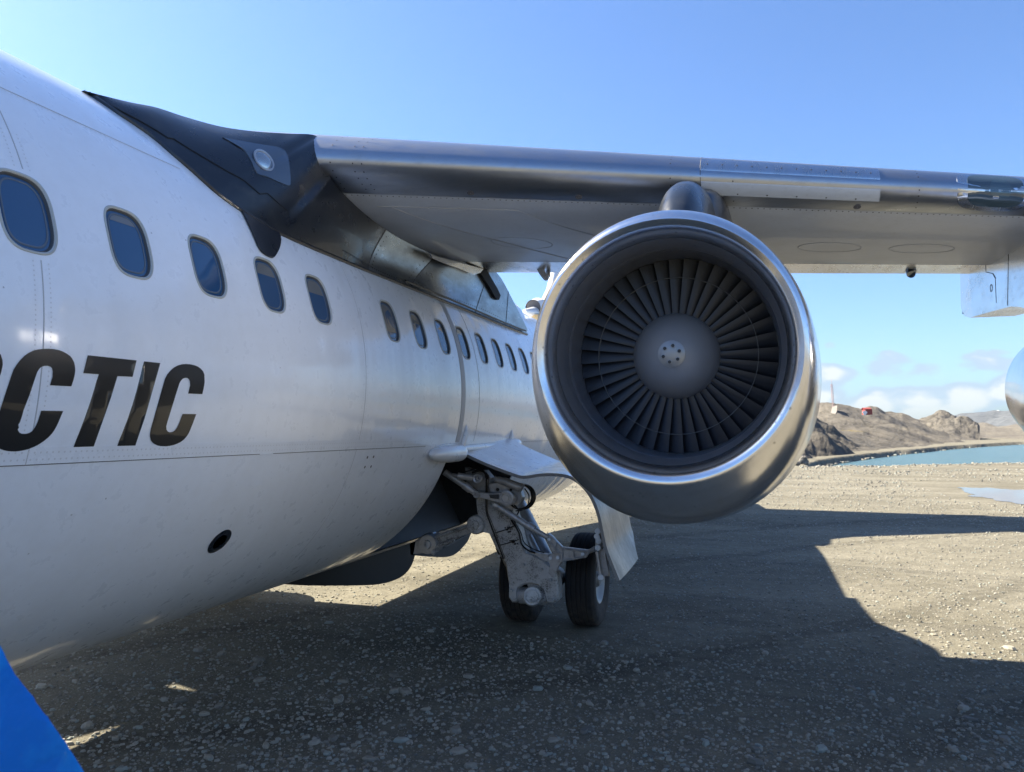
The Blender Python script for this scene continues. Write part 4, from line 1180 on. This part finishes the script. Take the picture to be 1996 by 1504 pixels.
md = gd.modifiers.new('thickness', 'SOLIDIFY'); md.thickness = 0.03; md.offset = 0; md.material_offset = 0; md.use_rim = True
bpy.context.view_layer.update()
dg = bpy.context.evaluated_depsgraph_get(); me2 = bpy.data.meshes.new_from_object(gd.evaluated_get(dg)); gd.modifiers.clear(); gd.data = me2
fix(gd); me2 = gd.data
for p in me2.polygons:
    c = p.center; n = p.normal
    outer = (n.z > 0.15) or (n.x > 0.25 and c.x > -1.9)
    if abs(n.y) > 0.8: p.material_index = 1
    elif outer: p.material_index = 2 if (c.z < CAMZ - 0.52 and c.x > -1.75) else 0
    else: p.material_index = 1
sharp(gd, 40)

# ---------------------------------------------------------------- main landing gear
def z5(x, y, Y): return at(780 + x / 3.418, 820 + y / 3.418, Y)
g = MB()
leg_out = [(540, 430), (500, 520), (508, 600), (545, 735), (585, 742), (640, 850), (700, 960), (722, 1090), (722, 1180), (745, 1212), (775, 1212), (772, 1150), (780, 1120), (820, 1095), (870, 1085), (925, 1098), (962, 1128), (975, 1160), (985, 1216), (1030, 1218), (1052, 1195), (1050, 1100), (1040, 1010), (960, 940), (890, 895), (835, 880), (812, 810), (790, 730), (765, 640), (742, 560), (760, 480), (700, 430), (620, 400)]
front = [z5(x, y, 7.58 + 0.06 * (y / 1200)) for x, y in leg_out]
g.plate(front, (0.0, 0.20, 0), 0.02)
g.tube([z5(610, 420, 7.80), z5(650, 640, 7.85), z5(740, 860, 7.84), z5(820, 1020, 7.86)], [0.16, 0.155, 0.14, 0.12], 20)
gear = g.build('landing_gear', M_gear, plane)
def gp(fn, name, m=M_gear2, ang=35):
    b = MB(); fn(b); return b.build(name, m, gear, ang)
AXZ = 0.495; TY = 8.33
gp(lambda b: (b.tube([z5(778, 1160, 7.74), z5(800, 1160, 7.74), z5(960, 1170, 7.74), z5(982, 1170, 7.74)], [0.07, 0.085, 0.085, 0.07], 24), b.tube([z5(880, 1168, 7.56), z5(880, 1168, 7.58), z5(880, 1170, 7.8)], [0.088, 0.096, 0.10], 28), b.tube([z5(880, 1168, 7.54), z5(880, 1168, 7.57)], [0.060, 0.066], 28)), 'trailing_arm_pivot', M_gear)
gp(lambda b: b.tube([Vector((-2.16, 7.72, AXZ + 0.05)), Vector((-2.14, TY, AXZ))], [0.13, 0.12], 16), 'trailing_arm', M_gear)
gp(lambda b: b.tube([Vector((-2.62, TY, AXZ)), Vector((-1.66, TY, AXZ))], 0.06, 14), 'axle', M_gear)
gp(lambda b: (b.tube([z5(1030, 1155, 7.80), z5(1048, 1155, 7.80)], [0.062, 0.062], 18), b.tube([z5(1046, 1155, 7.80), z5(1056, 1155, 7.80)], [0.045, 0.04], 14)), 'pivot_pin', M_gear2)
# oleo behind the leg
gp(lambda b: b.tube([z5(760, 560, 8.15), z5(850, 760, 8.15), z5(940, 930, 8.15)], [0.13, 0.15, 0.14], 18), 'shock_strut', M_gear2)
gp(lambda b: b.tube([z5(845, 770, 7.98), z5(905, 890, 7.98)], 0.06, 18), 'piston', M_gear2)
# star bracket and link
def star(b):
    P = [(985, 748), (1012, 772), (1042, 806), (1078, 842), (1150, 850), (1240, 862), (1268, 858), (1275, 872), (1250, 892), (1238, 912), (1160, 928), (1078, 938), (1058, 965), (1040, 1000), (1018, 1040), (985, 1015), (1000, 965), (984, 935), (985, 905), (1018, 880), (1000, 845), (985, 810), (972, 790)]
    b.plate([z5(x, y, 7.62) for x, y in P], (0, 0.07, 0), 0.008)
gp(star, 'door_link_bracket')
def star_ribs(b):
    for a, c in (((1078, 842), (1078, 936)), ((1150, 852), (1156, 926)), ((985, 800), (1060, 880)), ((1020, 880), (1078, 880)), ((1040, 806), (1030, 850)), ((1078, 850), (1240, 868)), ((1078, 930), (1235, 905))):
        b.tube([z5(*a, 7.605), z5(*c, 7.605)], 0.011, 6)
    for x, y in ((1215, 888), (1000, 915), (1050, 912), (992, 790)): b.tube([z5(x, y, 7.585), z5(x, y, 7.64)], 0.018, 10)
gp(star_ribs, 'bracket_rib')
gp(lambda b: (b.plate([z5(x, y, 7.66) for x, y in ((850, 880), (870, 872), (990, 890), (1000, 935), (900, 940), (868, 905))], (0, 0.07, 0), 0.008)), 'link_arm')
gp(lambda b: (b.tube([z5(640, 562, 7.52), z5(700, 600, 7.52), z5(850, 700, 7.55), z5(980, 775, 7.6)], [0.028, 0.033, 0.033, 0.026], 12), b.tube([z5(630, 556, 7.52), z5(655, 570, 7.52)], [0.045, 0.04], 10), b.tube([z5(850, 695, 7.55), z5(895, 722, 7.55)], 0.042, 12)), 'door_rod')
gp(lambda b: (b.tube([z5(295, 340, 7.35), z5(430, 430, 7.4), z5(500, 480, 7.45)], [0.034, 0.034, 0.03], 12), b.tube([z5(425, 425, 7.4), z5(470, 458, 7.42)], 0.042, 12)), 'side_rod')
def lever(b):
    P = [(490, 468), (530, 478), (600, 482), (660, 478), (715, 470), (750, 485), (766, 512), (760, 545), (735, 562), (700, 560), (650, 545), (580, 525), (530, 512), (498, 502)]
    b.plate([z5(x, y, 7.44) for x, y in P], (0, 0.07, 0), 0.008)
    for r0, r1 in ((0.078, 0.052),):
        b.lathe(z5(712, 512, 7.43), (0, -1, 0), [(0, r0), (0.025, r0), (0.03, r0 - 0.008), (0.03, r1), (0.012, r1 - 0.004), (0.012, r1 * 0.5), (0.022, r1 * 0.45), (0.022, 0.001)], 28)
    b.lathe(z5(510, 490, 7.43), (0, -1, 0), [(0, 0.035), (0.02, 0.035), (0.02, 0.018), (0, 0.015), (0, 0.001)], 16)
gp(lever, 'retraction_lever')
gp(lambda b: b.plate([z5(x, y, 7.425) for x, y in ((592, 492), (655, 490), (655, 522), (600, 514))], (0, 0.012, 0), 0.0), 'lever_slot', M_bay)
def upper(b):
    P = [(582, 420), (640, 408), (700, 412), (770, 440), (800, 470), (812, 510), (800, 550), (770, 590), (700, 600), (600, 500)]
    b.plate([z5(x, y, 7.56) for x, y in P], (0, 0.12, 0), 0.012)
    b.tube([z5(630, 385, 7.5), z5(700, 405, 7.5), z5(800, 445, 7.52)], [0.03, 0.042, 0.045], 12)
    b.tube([z5(795, 440, 7.52), z5(812, 450, 7.52)], 0.05, 12)
    b.plate([z5(x, y, 7.58) for x, y in ((430, 310), (480, 330), (560, 330), (600, 380), (570, 470), (520, 470), (440, 400))], (0, 0.15, 0), 0.01)
gp(upper, 'trunnion_housing')
gp(lambda b: b.tube([z5(649, 458, 7.545), z5(649, 458, 7.57)], 0.018, 14), 'housing_hole', M_void)
def act(b):
    b.tube([z5(382, 365, 7.3), z5(470, 378, 7.35), z5(500, 383, 7.38)], [0.034, 0.034, 0.026], 14)
    b.tube([z5(350, 358, 7.3), z5(385, 365, 7.3)], 0.016, 10)
    b.lathe(z5(520, 383, 7.36), (0, -1, 0), [(0.0, 0.05), (0.03, 0.05), (0.036, 0.042), (0.03, 0.028), (0.0, 0.024), (0.0, 0.012), (0.03, 0.010), (0.03, 0.001)], 24)
gp(act, 'actuator')
def coil(b):
    for k in range(5):
        c = z5(800 + k * 5, 505, 7.60 + 0.02 * k); b.lathe(c, (0.55, -1, 0), [(0.02 * math.cos(t), 0.125 + 0.011 * math.sin(t)) for t in np.linspace(0, 2 * math.pi, 8)], 28)
gp(coil, 'hose_coil', M_hose)
def hoses():
    def h(pts, Y=7.5, r=0.006):
      b = MB(); b.tube([z5(x, y, Y) for x, y in resample(pts, 22)], r, 6); b.build('hydraulic_hose', M_hose, gear)
    h([(575, 360), (574, 480), (574, 600), (600, 680), (640, 790), (690, 920)], 7.52, 0.010)
    h([(590, 360), (584, 480), (582, 600), (612, 680), (652, 790), (700, 920)], 7.52, 0.004)
    h([(740, 660), (790, 740), (810, 820), (850, 860), (900, 880)], 7.6, 0.010)
    h([(752, 655), (802, 740), (826, 810), (880, 850), (960, 880)], 7.6, 0.006)
    h([(830, 450), (858, 500), (850, 560), (820, 590), (770, 600)], 7.55, 0.007)
    h([(470, 330), (520, 316), (560, 340), (570, 380)], 7.4, 0.008)
    h([(480, 345), (530, 330), (575, 352), (582, 390)], 7.42, 0.012)
    h([(760, 560), (790, 600), (760, 640), (735, 600)], 7.55, 0.008)
    h([(300, 350), (380, 350), (470, 330)], 7.45, 0.006)
    h([(1335, 1040), (1318, 960), (1310, 870), (1330, 800)], 7.4, 0.008)
    h([(640, 850), (690, 960), (720, 1060)], 7.75, 0.008)
hoses()
def stay(b):
    P0 = [(470, 685), (478, 742), (250, 835), (232, 770)]
    b.plate([z5(x, y, 7.75) for x, y in P0], (0, 0.13, 0), 0.012)
    b.tube([z5(470, 690, 7.7), z5(235, 775, 7.7)], 0.018, 8)
    b.tube([z5(360, 790, 7.72), z5(240, 838, 7.72)], 0.022, 8)
gp(stay, 'side_stay', M_gear)
def knob(b):
    b.lathe(z5(185, 822, 7.72), (0, -1, 0), [(-0.2, 0.11), (0.0, 0.11), (0.02, 0.10), (0.02, 0.05), (0.05, 0.045), (0.05, 0.02), (0.06, 0.001)], 24)
    b.plate([z5(x, y, 7.78) for x, y in ((85, 890), (100, 800), (160, 752), (215, 745), (240, 790), (235, 880), (200, 880))], (0, 0.1, 0), 0.01)
    b.tube([z5(215, 870, 7.7), z5(232, 880, 7.7)], 0.03, 10)
gp(knob, 'stay_pivot', M_gear2)
def lug(b):
    b.lathe(z5(503, 692, 7.60), (0, -1, 0), [(-0.15, 0.10), (0, 0.10), (0.02, 0.09), (0.02, 0.05), (0.045, 0.045), (0.05, 0.02), (0.05, 0.001)], 22)
    b.plate([z5(x, y, 7.62) for x, y in ((500, 640), (545, 600), (590, 640), (600, 720), (560, 740), (500, 735))], (0, 0.12, 0), 0.01)
    for k in range(8):
        a = k * math.pi / 4; b.tube([z5(503 + 34 * math.cos(a), 692 + 34 * math.sin(a), 7.57), z5(503 + 34 * math.cos(a), 692 + 34 * math.sin(a), 7.60)], 0.012, 8)
gp(lug, 'stay_lug', M_gear)
# stencilled marks on the leg
def marks(b):
    for (x, y, w) in ((700, 708, 30), (712, 722, 26), (722, 738, 28), (735, 795, 30), (750, 805, 24), (770, 815, 26)):
        for k in range(4):
            xx = x + k * w / 4
            b.plate([z5(xx, y, 7.60), z5(xx + 5, y, 7.60), z5(xx + 5, y + 9, 7.60), z5(xx, y + 9, 7.60)], (0, 0.2, 0), 0)
MK = MB(); marks_ = None
for (x, y, w) in ((696, 708, 34), (708, 722, 28), (716, 736, 30), (728, 795, 34), (744, 806, 26), (758, 817, 28)):
    for k in range(4):
        xx = x + k * w / 4; y2 = y - k * 1.2
        if (k + y) % 5 == 4: continue
        MK.plate([z5(xx, y2, 7.606), z5(xx + 5.5, y2 - 1, 7.606), z5(xx + 5.5, y2 + 9, 7.606), z5(xx, y2 + 10, 7.606)], (0, 0.02, 0), 0)
tag(MK.build('stencil_marks', M_hose, gear), kind='stuff')
for (x0, y0, x1, y1) in ((640, 745, 760, 700), (655, 830, 790, 790)):
    b = MB(); b.tube([z5(x0, y0, 7.60), z5((x0 + x1) / 2, (y0 + y1) / 2 + 4, 7.595), z5(x1, y1, 7.60)], 0.005, 6); b.build('clamp_band', M_hose, gear)
for (x, y) in ((700, 640), (600, 700), (660, 900), (760, 980), (820, 960), (940, 990), (1000, 1060), (740, 1130), (1015, 1190), (560, 560), (600, 560)):
    b = MB(); b.lathe(z5(x, y, 7.60), (0, -1, 0), [(-0.02, 0.014), (0.012, 0.014), (0.016, 0.010), (0.016, 0.001)], 10); b.build('bolt', M_gear2, gear)
# door linkage hanging beside the outer wheel
def dl(b):
    b.tube([z5(1260, 870, 7.45), z5(1300, 850, 7.4)], [0.02, 0.026], 10)
    b.plate([z5(x, y, 7.35) for x, y in ((1298, 760), (1320, 740), (1345, 790), (1345, 850), (1330, 870), (1300, 830))], (0, 0.06, 0), 0.006)
    b.plate([z5(x, y, 7.35) for x, y in ((1310, 860), (1360, 850), (1390, 1000), (1392, 1035), (1340, 1035), (1320, 960))], (0, 0.05, 0), 0.006)
    b.tube([z5(1310, 870, 7.3), z5(1335, 1040, 7.3)], 0.016, 8)
    for x, y in ((1316, 735), (1310, 770), (1322, 800), (1316, 845), (1336, 1042)): b.tube([z5(x, y, 7.28), z5(x, y, 7.36)], 0.028, 12)
gp(dl, 'door_linkage')
# brake stack
gp(lambda b: [b.lathe(Vector((-1.97 + 0.022 * k, TY, AXZ)), (1, 0, 0), [(0, 0.08), (0, 0.20 - 0.008 * (k % 2)), (0.014, 0.20 - 0.008 * (k % 2)), (0.014, 0.08)], 28) for k in range(4)], 'brake_pack', M_bay)
# tyres
def tyre(x0, first=None):
    b = MB(); W2, RO = 0.155, 0.495
    prof = []
    grooves = (-0.075, -0.025, 0.025, 0.075)
    pts = []
    for i in range(61):
        t = -1 + 2 * i / 60; xx = t * W2
        r = RO - 0.02 * abs(t) ** 3 - 0.13 * max(0, abs(t) - 0.80) ** 1.3 * 5 * 0.45
        for gx in grooves:
            if abs(xx - gx) < 0.0055: r -= 0.009
        pts.append((xx, r))
    side = [(W2 * 1.01, 0.42), (W2 * 1.02, 0.38), (W2 * 0.97, 0.33), (W2 * 0.86, 0.285), (W2 * 0.8, 0.25)]
    prof = [(-a, r) for a, r in side[::-1]] + pts + side
    b.lathe(Vector((x0, TY, AXZ - 0.002)), (1, 0, 0), prof, 72)
    o = b.build('tyre', M_rubber, gear, 28)
    b = MB(); b.lathe(Vector((x0, TY, AXZ)), (1, 0, 0), [(0.12, 0.262), (0.135, 0.255), (0.125, 0.235), (0.10, 0.215), (0.07, 0.16), (0.06, 0.10), (0.10, 0.085), (0.13, 0.07), (0.135, 0.001)], 40)
    b.lathe(Vector((x0, TY, AXZ)), (1, 0, 0), [(-0.12, 0.262), (-0.135, 0.25), (-0.10, 0.215), (-0.07, 0.1), (-0.06, 0.001)], 40)
    b.build('wheel_rim', M_rim, gear)
tyre(-2.50); tyre(-1.775)

# ---------------------------------------------------------------- starboard half: mirrored copies
MIR = Matrix.Translation((CX, 0, 0)) @ Matrix.Scale(-1, 4, (1, 0, 0)) @ Matrix.Translation((-CX, 0, 0))
def mirror(o, deep=True, skip=()):
    c = o.copy(); sc.collection.objects.link(c); c.matrix_basis = MIR @ o.matrix_basis
    if o.parent == plane:
        c.matrix_basis = MIR; c.matrix_parent_inverse = plane.matrix_world.inverted()
        if o is eng2: c.matrix_basis = MIR @ Matrix.Translation(OFF)
    if deep:
        for ch in list(o.children):
            if ch.name.split('.')[0] in skip: continue
            d = ch.copy(); sc.collection.objects.link(d); d.parent = c
    return c
for o in [leading, uw, lw, fl, fair] + pan + [pyl]: mirror(o, False)
mirror(engine, False); mirror(eng2, False)
mirror(gear, True, ('hydraulic_hose', 'hose_coil', 'bracket_rib')); mirror(gd, False)

# ------------------------------------------------------------------ things on the ground
# flat stones
def stone_mesh(name, seed, flat=0.28, n=9):
    rg = random.Random(seed); top, mid, bot = [], [], []
    el = rg.uniform(0.45, 0.8)
    for k in range(n):
        a = 2 * math.pi * k / n; r = 0.5 * rg.uniform(0.78, 1.05)
        mid.append((r * math.cos(a), r * el * math.sin(a), flat * 0.35 * rg.uniform(0.6, 1.2)))
        top.append((r * 0.72 * math.cos(a), r * 0.72 * el * math.sin(a), flat * rg.uniform(0.8, 1.05)))
        bot.append((r * 0.9 * math.cos(a), r * 0.9 * el * math.sin(a), -flat * 0.4))
    return top + mid + bot, [tuple(range(n))] + [(i, n + i, n + (i + 1) % n, (i + 1) % n) for i in range(n)] + [(n + i, 2 * n + i, 2 * n + (i + 1) % n, n + (i + 1) % n) for i in range(n)]
M_stone = mat('flat_stone', (0.2, 0.2, 0.19), 0.75, 0, 0, 0.35)
q = N(M_stone); gi = q.new('ShaderNodeNewGeometry'); oi = q.new('ShaderNodeObjectInfo')
rnd = q.math('FRACT', q.math('ADD', gi.outputs['Random Per Island'], oi.outputs['Random']))
rp = q.new('ShaderNodeValToRGB'); q.l.new(rnd, rp.inputs[0])
cr = rp.color_ramp; cr.elements[0].color = (0.10, 0.098, 0.09, 1); cr.elements[1].color = (0.36, 0.345, 0.30, 1)
for p_, c_2 in ((0.3, (0.24, 0.22, 0.18, 1)), (0.55, (0.30, 0.28, 0.23, 1)), (0.7, (0.25, 0.29, 0.27, 1)), (0.85, (0.30, 0.28, 0.235, 1))):
    e = cr.elements.new(p_); e.color = c_2
q.set('Base Color', q.mix(q.math('MULTIPLY', q.noise(q.pos(), 40, 5, 0.7), 0.6), rp.outputs[0], (0.14, 0.13, 0.11))); q.bump(q.noise(q.pos(), 60, 5, 0.7), 0.3, 0.006)
protos = []
for sd in range(6):
    V, Fc = stone_mesh('stone', sd); me = bpy.data.meshes.new('stone'); me.from_pydata(V, [], Fc); me.materials.append(M_stone); me.update(); protos.append(me)
def rand_ground(lo_=5.0, hi_=13.0):
    while True:
        px = random.uniform(-30, 2030); d = lo_ * (hi_ / lo_) ** random.random()
        y_img = VY + F * CAMZ / d
        p = atZ(px, min(1560, y_img), 0)
        if p.x > CX + 0.0 and abs(p.x + 2.14) < 0.7 and abs(p.y - TY) < 0.6: continue
        return p
for k in range(300):
    p = rand_ground(4.55, 8.5)
    o = bpy.data.objects.new('stone', protos[k % 6]); sc.collection.objects.link(o)
    s = 0.045 + 0.085 * random.random() ** 2.6
    o.parent = ground; o.location = (p.x, p.y, 0.002); o.rotation_euler = (random.uniform(-.08, .08), random.uniform(-.08, .08), random.uniform(0, 6.28))
    o.scale = (s, s, s * random.uniform(0.5, 1.0))
# the rest of the gravel, one mesh
def scatter(name, n, lo_, hi_, s0, s1, power=2.5, zoff=0.0, keep=None):
    Vs, Fs = [], []; off = 0
    pr = [stone_mesh('x', 50 + i, 0.34, 5) for i in range(5)]
    pr = [(np.array(v), f) for v, f in pr]
    for k in range(n):
        p = rand_ground(lo_, hi_) if keep is None else keep()
        if keep is None and abs(p.x - 9.2) < 3.4 and abs(p.y - 31) < 5.2: continue
        v, f = pr[k % 5]; s = (s0 + (s1 - s0) * random.random() ** power) * (1 if keep else max(1.0, p.y / 14)); a = random.uniform(0, 6.28); ca, sa = math.cos(a), math.sin(a)
        w = v * np.array((s, s, s * random.uniform(0.5, 1.1)))
        x = w[:, 0] * ca - w[:, 1] * sa + p.x; y = w[:, 0] * sa + w[:, 1] * ca + p.y; z = w[:, 2] + p.z + zoff
        Vs.append(np.stack([x, y, z], 1)); Fs += [tuple(i + off for i in ff) for ff in f]; off += len(v)
    V = np.concatenate(Vs); o = mesh(name, V.tolist(), Fs, M_stone, None, False); tag(o, 'loose pale gravel and slate chips strewn over the dark apron', 'gravel', kind='stuff'); return o
scatter('gravel', 70000, 4.4, 42, 0.010, 0.050, 2.8)
def shore():
    a = random.uniform(az_of(1500), R(36)); r = lerp_tab(near_tab, a) - abs(random.gauss(0, 2.2)) + 1.0
    x, y = r * math.sin(a), r * math.cos(a); return Vector((x, y, ground_z(x, y)))
o = scatter('shore_pebbles', 7000, 0, 0, 0.06, 0.26, 2.6, 0.0, shore); tag(o, 'band of grey pebbles along the near edge of the lake', 'pebbles', kind='stuff')
def farshore():
    a = random.uniform(az_of(1570), R(34)); r = lerp_tab(far_tab, a) + abs(random.gauss(0, 3)) - 1
    x, y = r * math.sin(a), r * math.cos(a); return Vector((x, y, WATER + 0.02))
o = scatter('shore_pebbles', 900, 0, 0, 0.12, 0.5, 2.6, 0.0, farshore); tag(o, 'pale stones along the far edge of the lake below the hill', 'pebbles', kind='stuff')
# boulders at the water's edge behind the engine
M_boulder = mat('boulder_rock', (0.13, 0.12, 0.105), 0.9)
q = N(M_boulder); v1 = q.noise(q.pos(), 4, 7, 0.7); q.set('Base Color', q.mix(q.mr(v1, 0.4, 0.7), (0.10, 0.092, 0.08), (0.24, 0.22, 0.19))); q.bump(v1, 0.6, 0.08)
bl_lab = ['large dark boulder at the water edge just right of the near engine', 'upright dark boulder beside the largest one at the water edge', 'low dark boulder at the right end of the boulder group by the lake', 'small dark boulder at the left end of the boulder group by the lake', 'squat dark boulder in front of the boulder group by the lake']
for (px, py, s), lb_ in zip(((1562, 903, 0.85), (1556, 903, 0.75), (1572, 905, 0.55), (1544, 906, 0.55), (1551, 907, 0.5)), bl_lab):
    p = atZ(px, py, 0); bm = bmesh.new(); bmesh.ops.create_icosphere(bm, subdivisions=3, radius=0.5)
    sd = random.uniform(0, 50)
    for v in bm.verts:
        n_ = noise.fractal(v.co * 2.2 + Vector((sd, 0, 0)), 0.8, 2, 4); v.co *= (1 + 0.45 * n_) * s; v.co.z = v.co.z * 1.0 + 0.2 * s
    me = bpy.data.meshes.new('boulder'); bm.to_mesh(me); bm.free(); me.materials.append(M_boulder)
    o = bpy.data.objects.new('boulder', me); sc.collection.objects.link(o); o.location = (p.x, p.y, ground_z(p.x, p.y))
    tag(o, lb_, 'boulder', 'boulders at the lake edge')
# puddle
pc = atZ(1990, 967, 0.0); V = [(pc.x, pc.y, 0.012)]; n = 90
for k in range(n):
    a = 2 * math.pi * k / n; rx, ry = 1.75, 3.6
    w = 1 + 0.28 * noise.fractal(Vector((math.cos(a) * 1.6, math.sin(a) * 1.6, 8)), 0.7, 2.2, 6)
    V.append((pc.x + rx * w * math.cos(a) + 0.15, pc.y + ry * w * math.sin(a), 0.012))
M_pud = mat('muddy_water', (0.13, 0.095, 0.072), 0.04, 0, 0, 0.5, 1.33); q = N(M_pud); q.bump(q.noise(q.pos(), 1.2, 1), 0.01, 0.01)
pud = mesh('puddle', V, [(0, 1 + k, 1 + (k + 1) % n) for k in range(n)], M_pud); tag(pud, kind='structure')

# structures on the hill
M_board = mat('weathered_board', (0.46, 0.40, 0.33), 0.9)
q = N(M_board); v1 = q.noise(q.pos(), 1.5, 6, 0.7); q.set('Base Color', q.mix(v1, (0.19, 0.165, 0.14), (0.30, 0.265, 0.225)))
M_red = mat('red_paint', (0.22, 0.035, 0.03), 0.7); M_wht = mat('white_board', (0.75, 0.75, 0.73), 0.7); M_mast = mat('mast_paint', (0.42, 0.30, 0.30), 0.6)
b = MB(); Dm = 150
b.plate([at(x, y, Y_) for x, y, Y_ in ((1622.5, 791, 168), (1632, 790, 169), (1631, 801, 160), (1626, 812, 152), (1615, 813, 151), (1620, 802, 160))], (0, 0, -0.4), 0.0)
w = b.build('concrete_ramp', M_board); tag(w, 'pale weathered ramp leaning on the hillside below the mast', 'ramp')
mroot = bpy.data.objects.new('radio_mast', None); sc.collection.objects.link(mroot); mb_ = at(1624, 787, 155); mroot.location = mb_; mroot.matrix_world = Matrix.Translation(mb_)
tag(mroot, 'thin lattice radio mast standing on the hilltop', 'mast')
mt = at(1621, 748, 155)
for dx, dy in ((-.16, -.1), (.16, -.1), (0, .18)):
    b = MB(); b.tube([mb_ + Vector((dx, dy, -0.6)), mt + Vector((dx, dy, 0))], 0.035, 6); b.build('leg', M_mast, mroot)
b = MB()
for k in range(14):
    t0_, t1_ = k / 14, (k + 1) / 14; s_ = (-1) ** k
    b.tube([mb_.lerp(mt, t0_) + Vector((.16 * s_, -.1, 0)), mb_.lerp(mt, t1_) + Vector((-.16 * s_, -.1, 0))], 0.02, 5)
    b.tube([mb_.lerp(mt, t0_) + Vector((.16 * s_, -.1, 0)), mb_.lerp(mt, t1_) + Vector((0, .18, 0))], 0.02, 5)
b.build('lattice', M_mast, mroot)
b = MB(); b.tube([mt, mt + Vector((0, 0, 1.0))], 0.025, 6); b.build('antenna', M_mast, mroot)
# red hut with a white board
hroot = bpy.data.objects.new('red_hut', None); sc.collection.objects.link(hroot); hp = at(1690, 806, 140); hroot.location = hp; hroot.matrix_world = Matrix.Translation(hp)
tag(hroot, 'small red hut with a white arrow-shaped board on its left end', 'hut')
b = MB(); rz_ = Matrix.Rotation(R(8), 3, 'Z'); b.box(hp + Vector((0.15, 1.0, 0.3)), 1.1, 2.0, 0.9, rz_); b.build('wall', M_red, hroot)
b = MB(); b.plate([hp + rz_ @ Vector(v) for v in ((-0.45, -0.1, 0.72), (0.75, -0.1, 0.72), (0.75, 0.95, 0.98), (-0.45, 0.95, 0.98))], (0, 0, 0.06), 0); b.plate([hp + rz_ @ Vector(v) for v in ((-0.45, 0.95, 0.98), (0.75, 0.95, 0.98), (0.75, 2.1, 0.72), (-0.45, 2.1, 0.72))], (0, 0, 0.06), 0); b.build('roof', M_red, hroot)
b = MB(); b.plate([at(x, y, 139) for x, y in ((1681, 803), (1683, 801), (1687, 800), (1691, 803), (1687, 809), (1684, 808))], (0, 0.12, 0), 0); b.build('board', M_wht, hroot)
# far buildings
b = MB(); fp = at(1919, 835, 370); b.box(fp, 5.5, 4, 1.2, Matrix.Rotation(R(-10), 3, 'Z')); o1 = b.build('wall', mat('orange_wall', (0.45, 0.12, 0.07), 0.7))
o1.name = 'orange_shed'; o1.data.name = 'orange_shed'
r_ = MB(); r_.plate([fp + Vector(v) for v in ((-3, -2.3, 0.6), (3, -2.3, 0.6), (3, 0, 1.1), (-3, 0, 1.1))], (0, 0, .1), 0); r_.build('roof', mat('orange_roof', (0.5, 0.15, 0.1), 0.7), o1)
tag(o1, 'low orange-red shed far off beyond the lake', 'shed')
b = MB(); fp = at(1949, 808, 880); zr = Matrix.Rotation(R(50), 3, 'Z'); b.box(fp, 4.5, 4, 2.6, zr); b.box(fp + Vector((-1.6, 0, 2)), 1.6, 2, 5, zr); o2 = b.build('white_building', M_wht); tag(o2, 'tiny white building high on the far mountain slope', 'building')

# ------------------------------------------------------------------ blue fabric cover in the near corner
b = MB(); ax0, ax1 = Vector(at(-150, 1190, 0.92)), Vector(at(70, 1640, 0.80))
dr = (ax1 - ax0); n_ = 60; ring = 48; V = []
edge = resample([(-40, 1210), (0, 1280), (33, 1338), (62, 1385), (88, 1425), (118, 1466), (148, 1504), (185, 1560), (230, 1640)], n_)
for i in range(n_):
    Yd = 0.90 - 0.08 * i / n_
    e = at(edge[i][0], edge[i][1], Yd); 
    rad = 0.115; c = e + Vector((-rad * 1.30, 0.02, -rad * 0.60))
    for k in range(ring):
        a = 2 * math.pi * k / ring
        r_2 = rad * (1 + 0.035 * noise.fractal(Vector((i * 0.12, math.cos(a) * 1.5, math.sin(a) * 1.5)), 0.8, 2, 5))
        V.append(c + Vector((r_2 * math.cos(a), r_2 * 0.35 * math.sin(a), r_2 * math.sin(a) * 0.9)))
Fc = grid_faces(n_, ring, 0, False, True) + [tuple(range(ring))[::-1], tuple((n_ - 1) * ring + k for k in range(ring))]
cov = fix(mesh('stair_rail_cover', V, Fc, M_blue)); tag(cov, 'bright blue fabric covered rail filling the lower left corner', 'rail cover')

# ------------------------------------------------------------------ thin sea haze
hz = MB(); hz.box((100, 550, 70), 2600, 1700, 144); haze = hz.build('haze', None or bpy.data.materials.new('sea_haze'))
hm = haze.data.materials[0]; hm.use_nodes = True; hm.node_tree.nodes.clear()
ho_ = hm.node_tree.nodes.new('ShaderNodeOutputMaterial'); pv = hm.node_tree.nodes.new('ShaderNodeVolumePrincipled')
pv.inputs['Color'].default_value = (0.86, 0.92, 1.0, 1); pv.inputs['Density'].default_value = 0.00007; pv.inputs['Anisotropy'].default_value = 0.2
hm.node_tree.links.new(pv.outputs[0], ho_.inputs['Volume'])
tag(haze, kind='stuff'); tag(haze, 'thin pale sea haze over the lake and hills', 'haze')
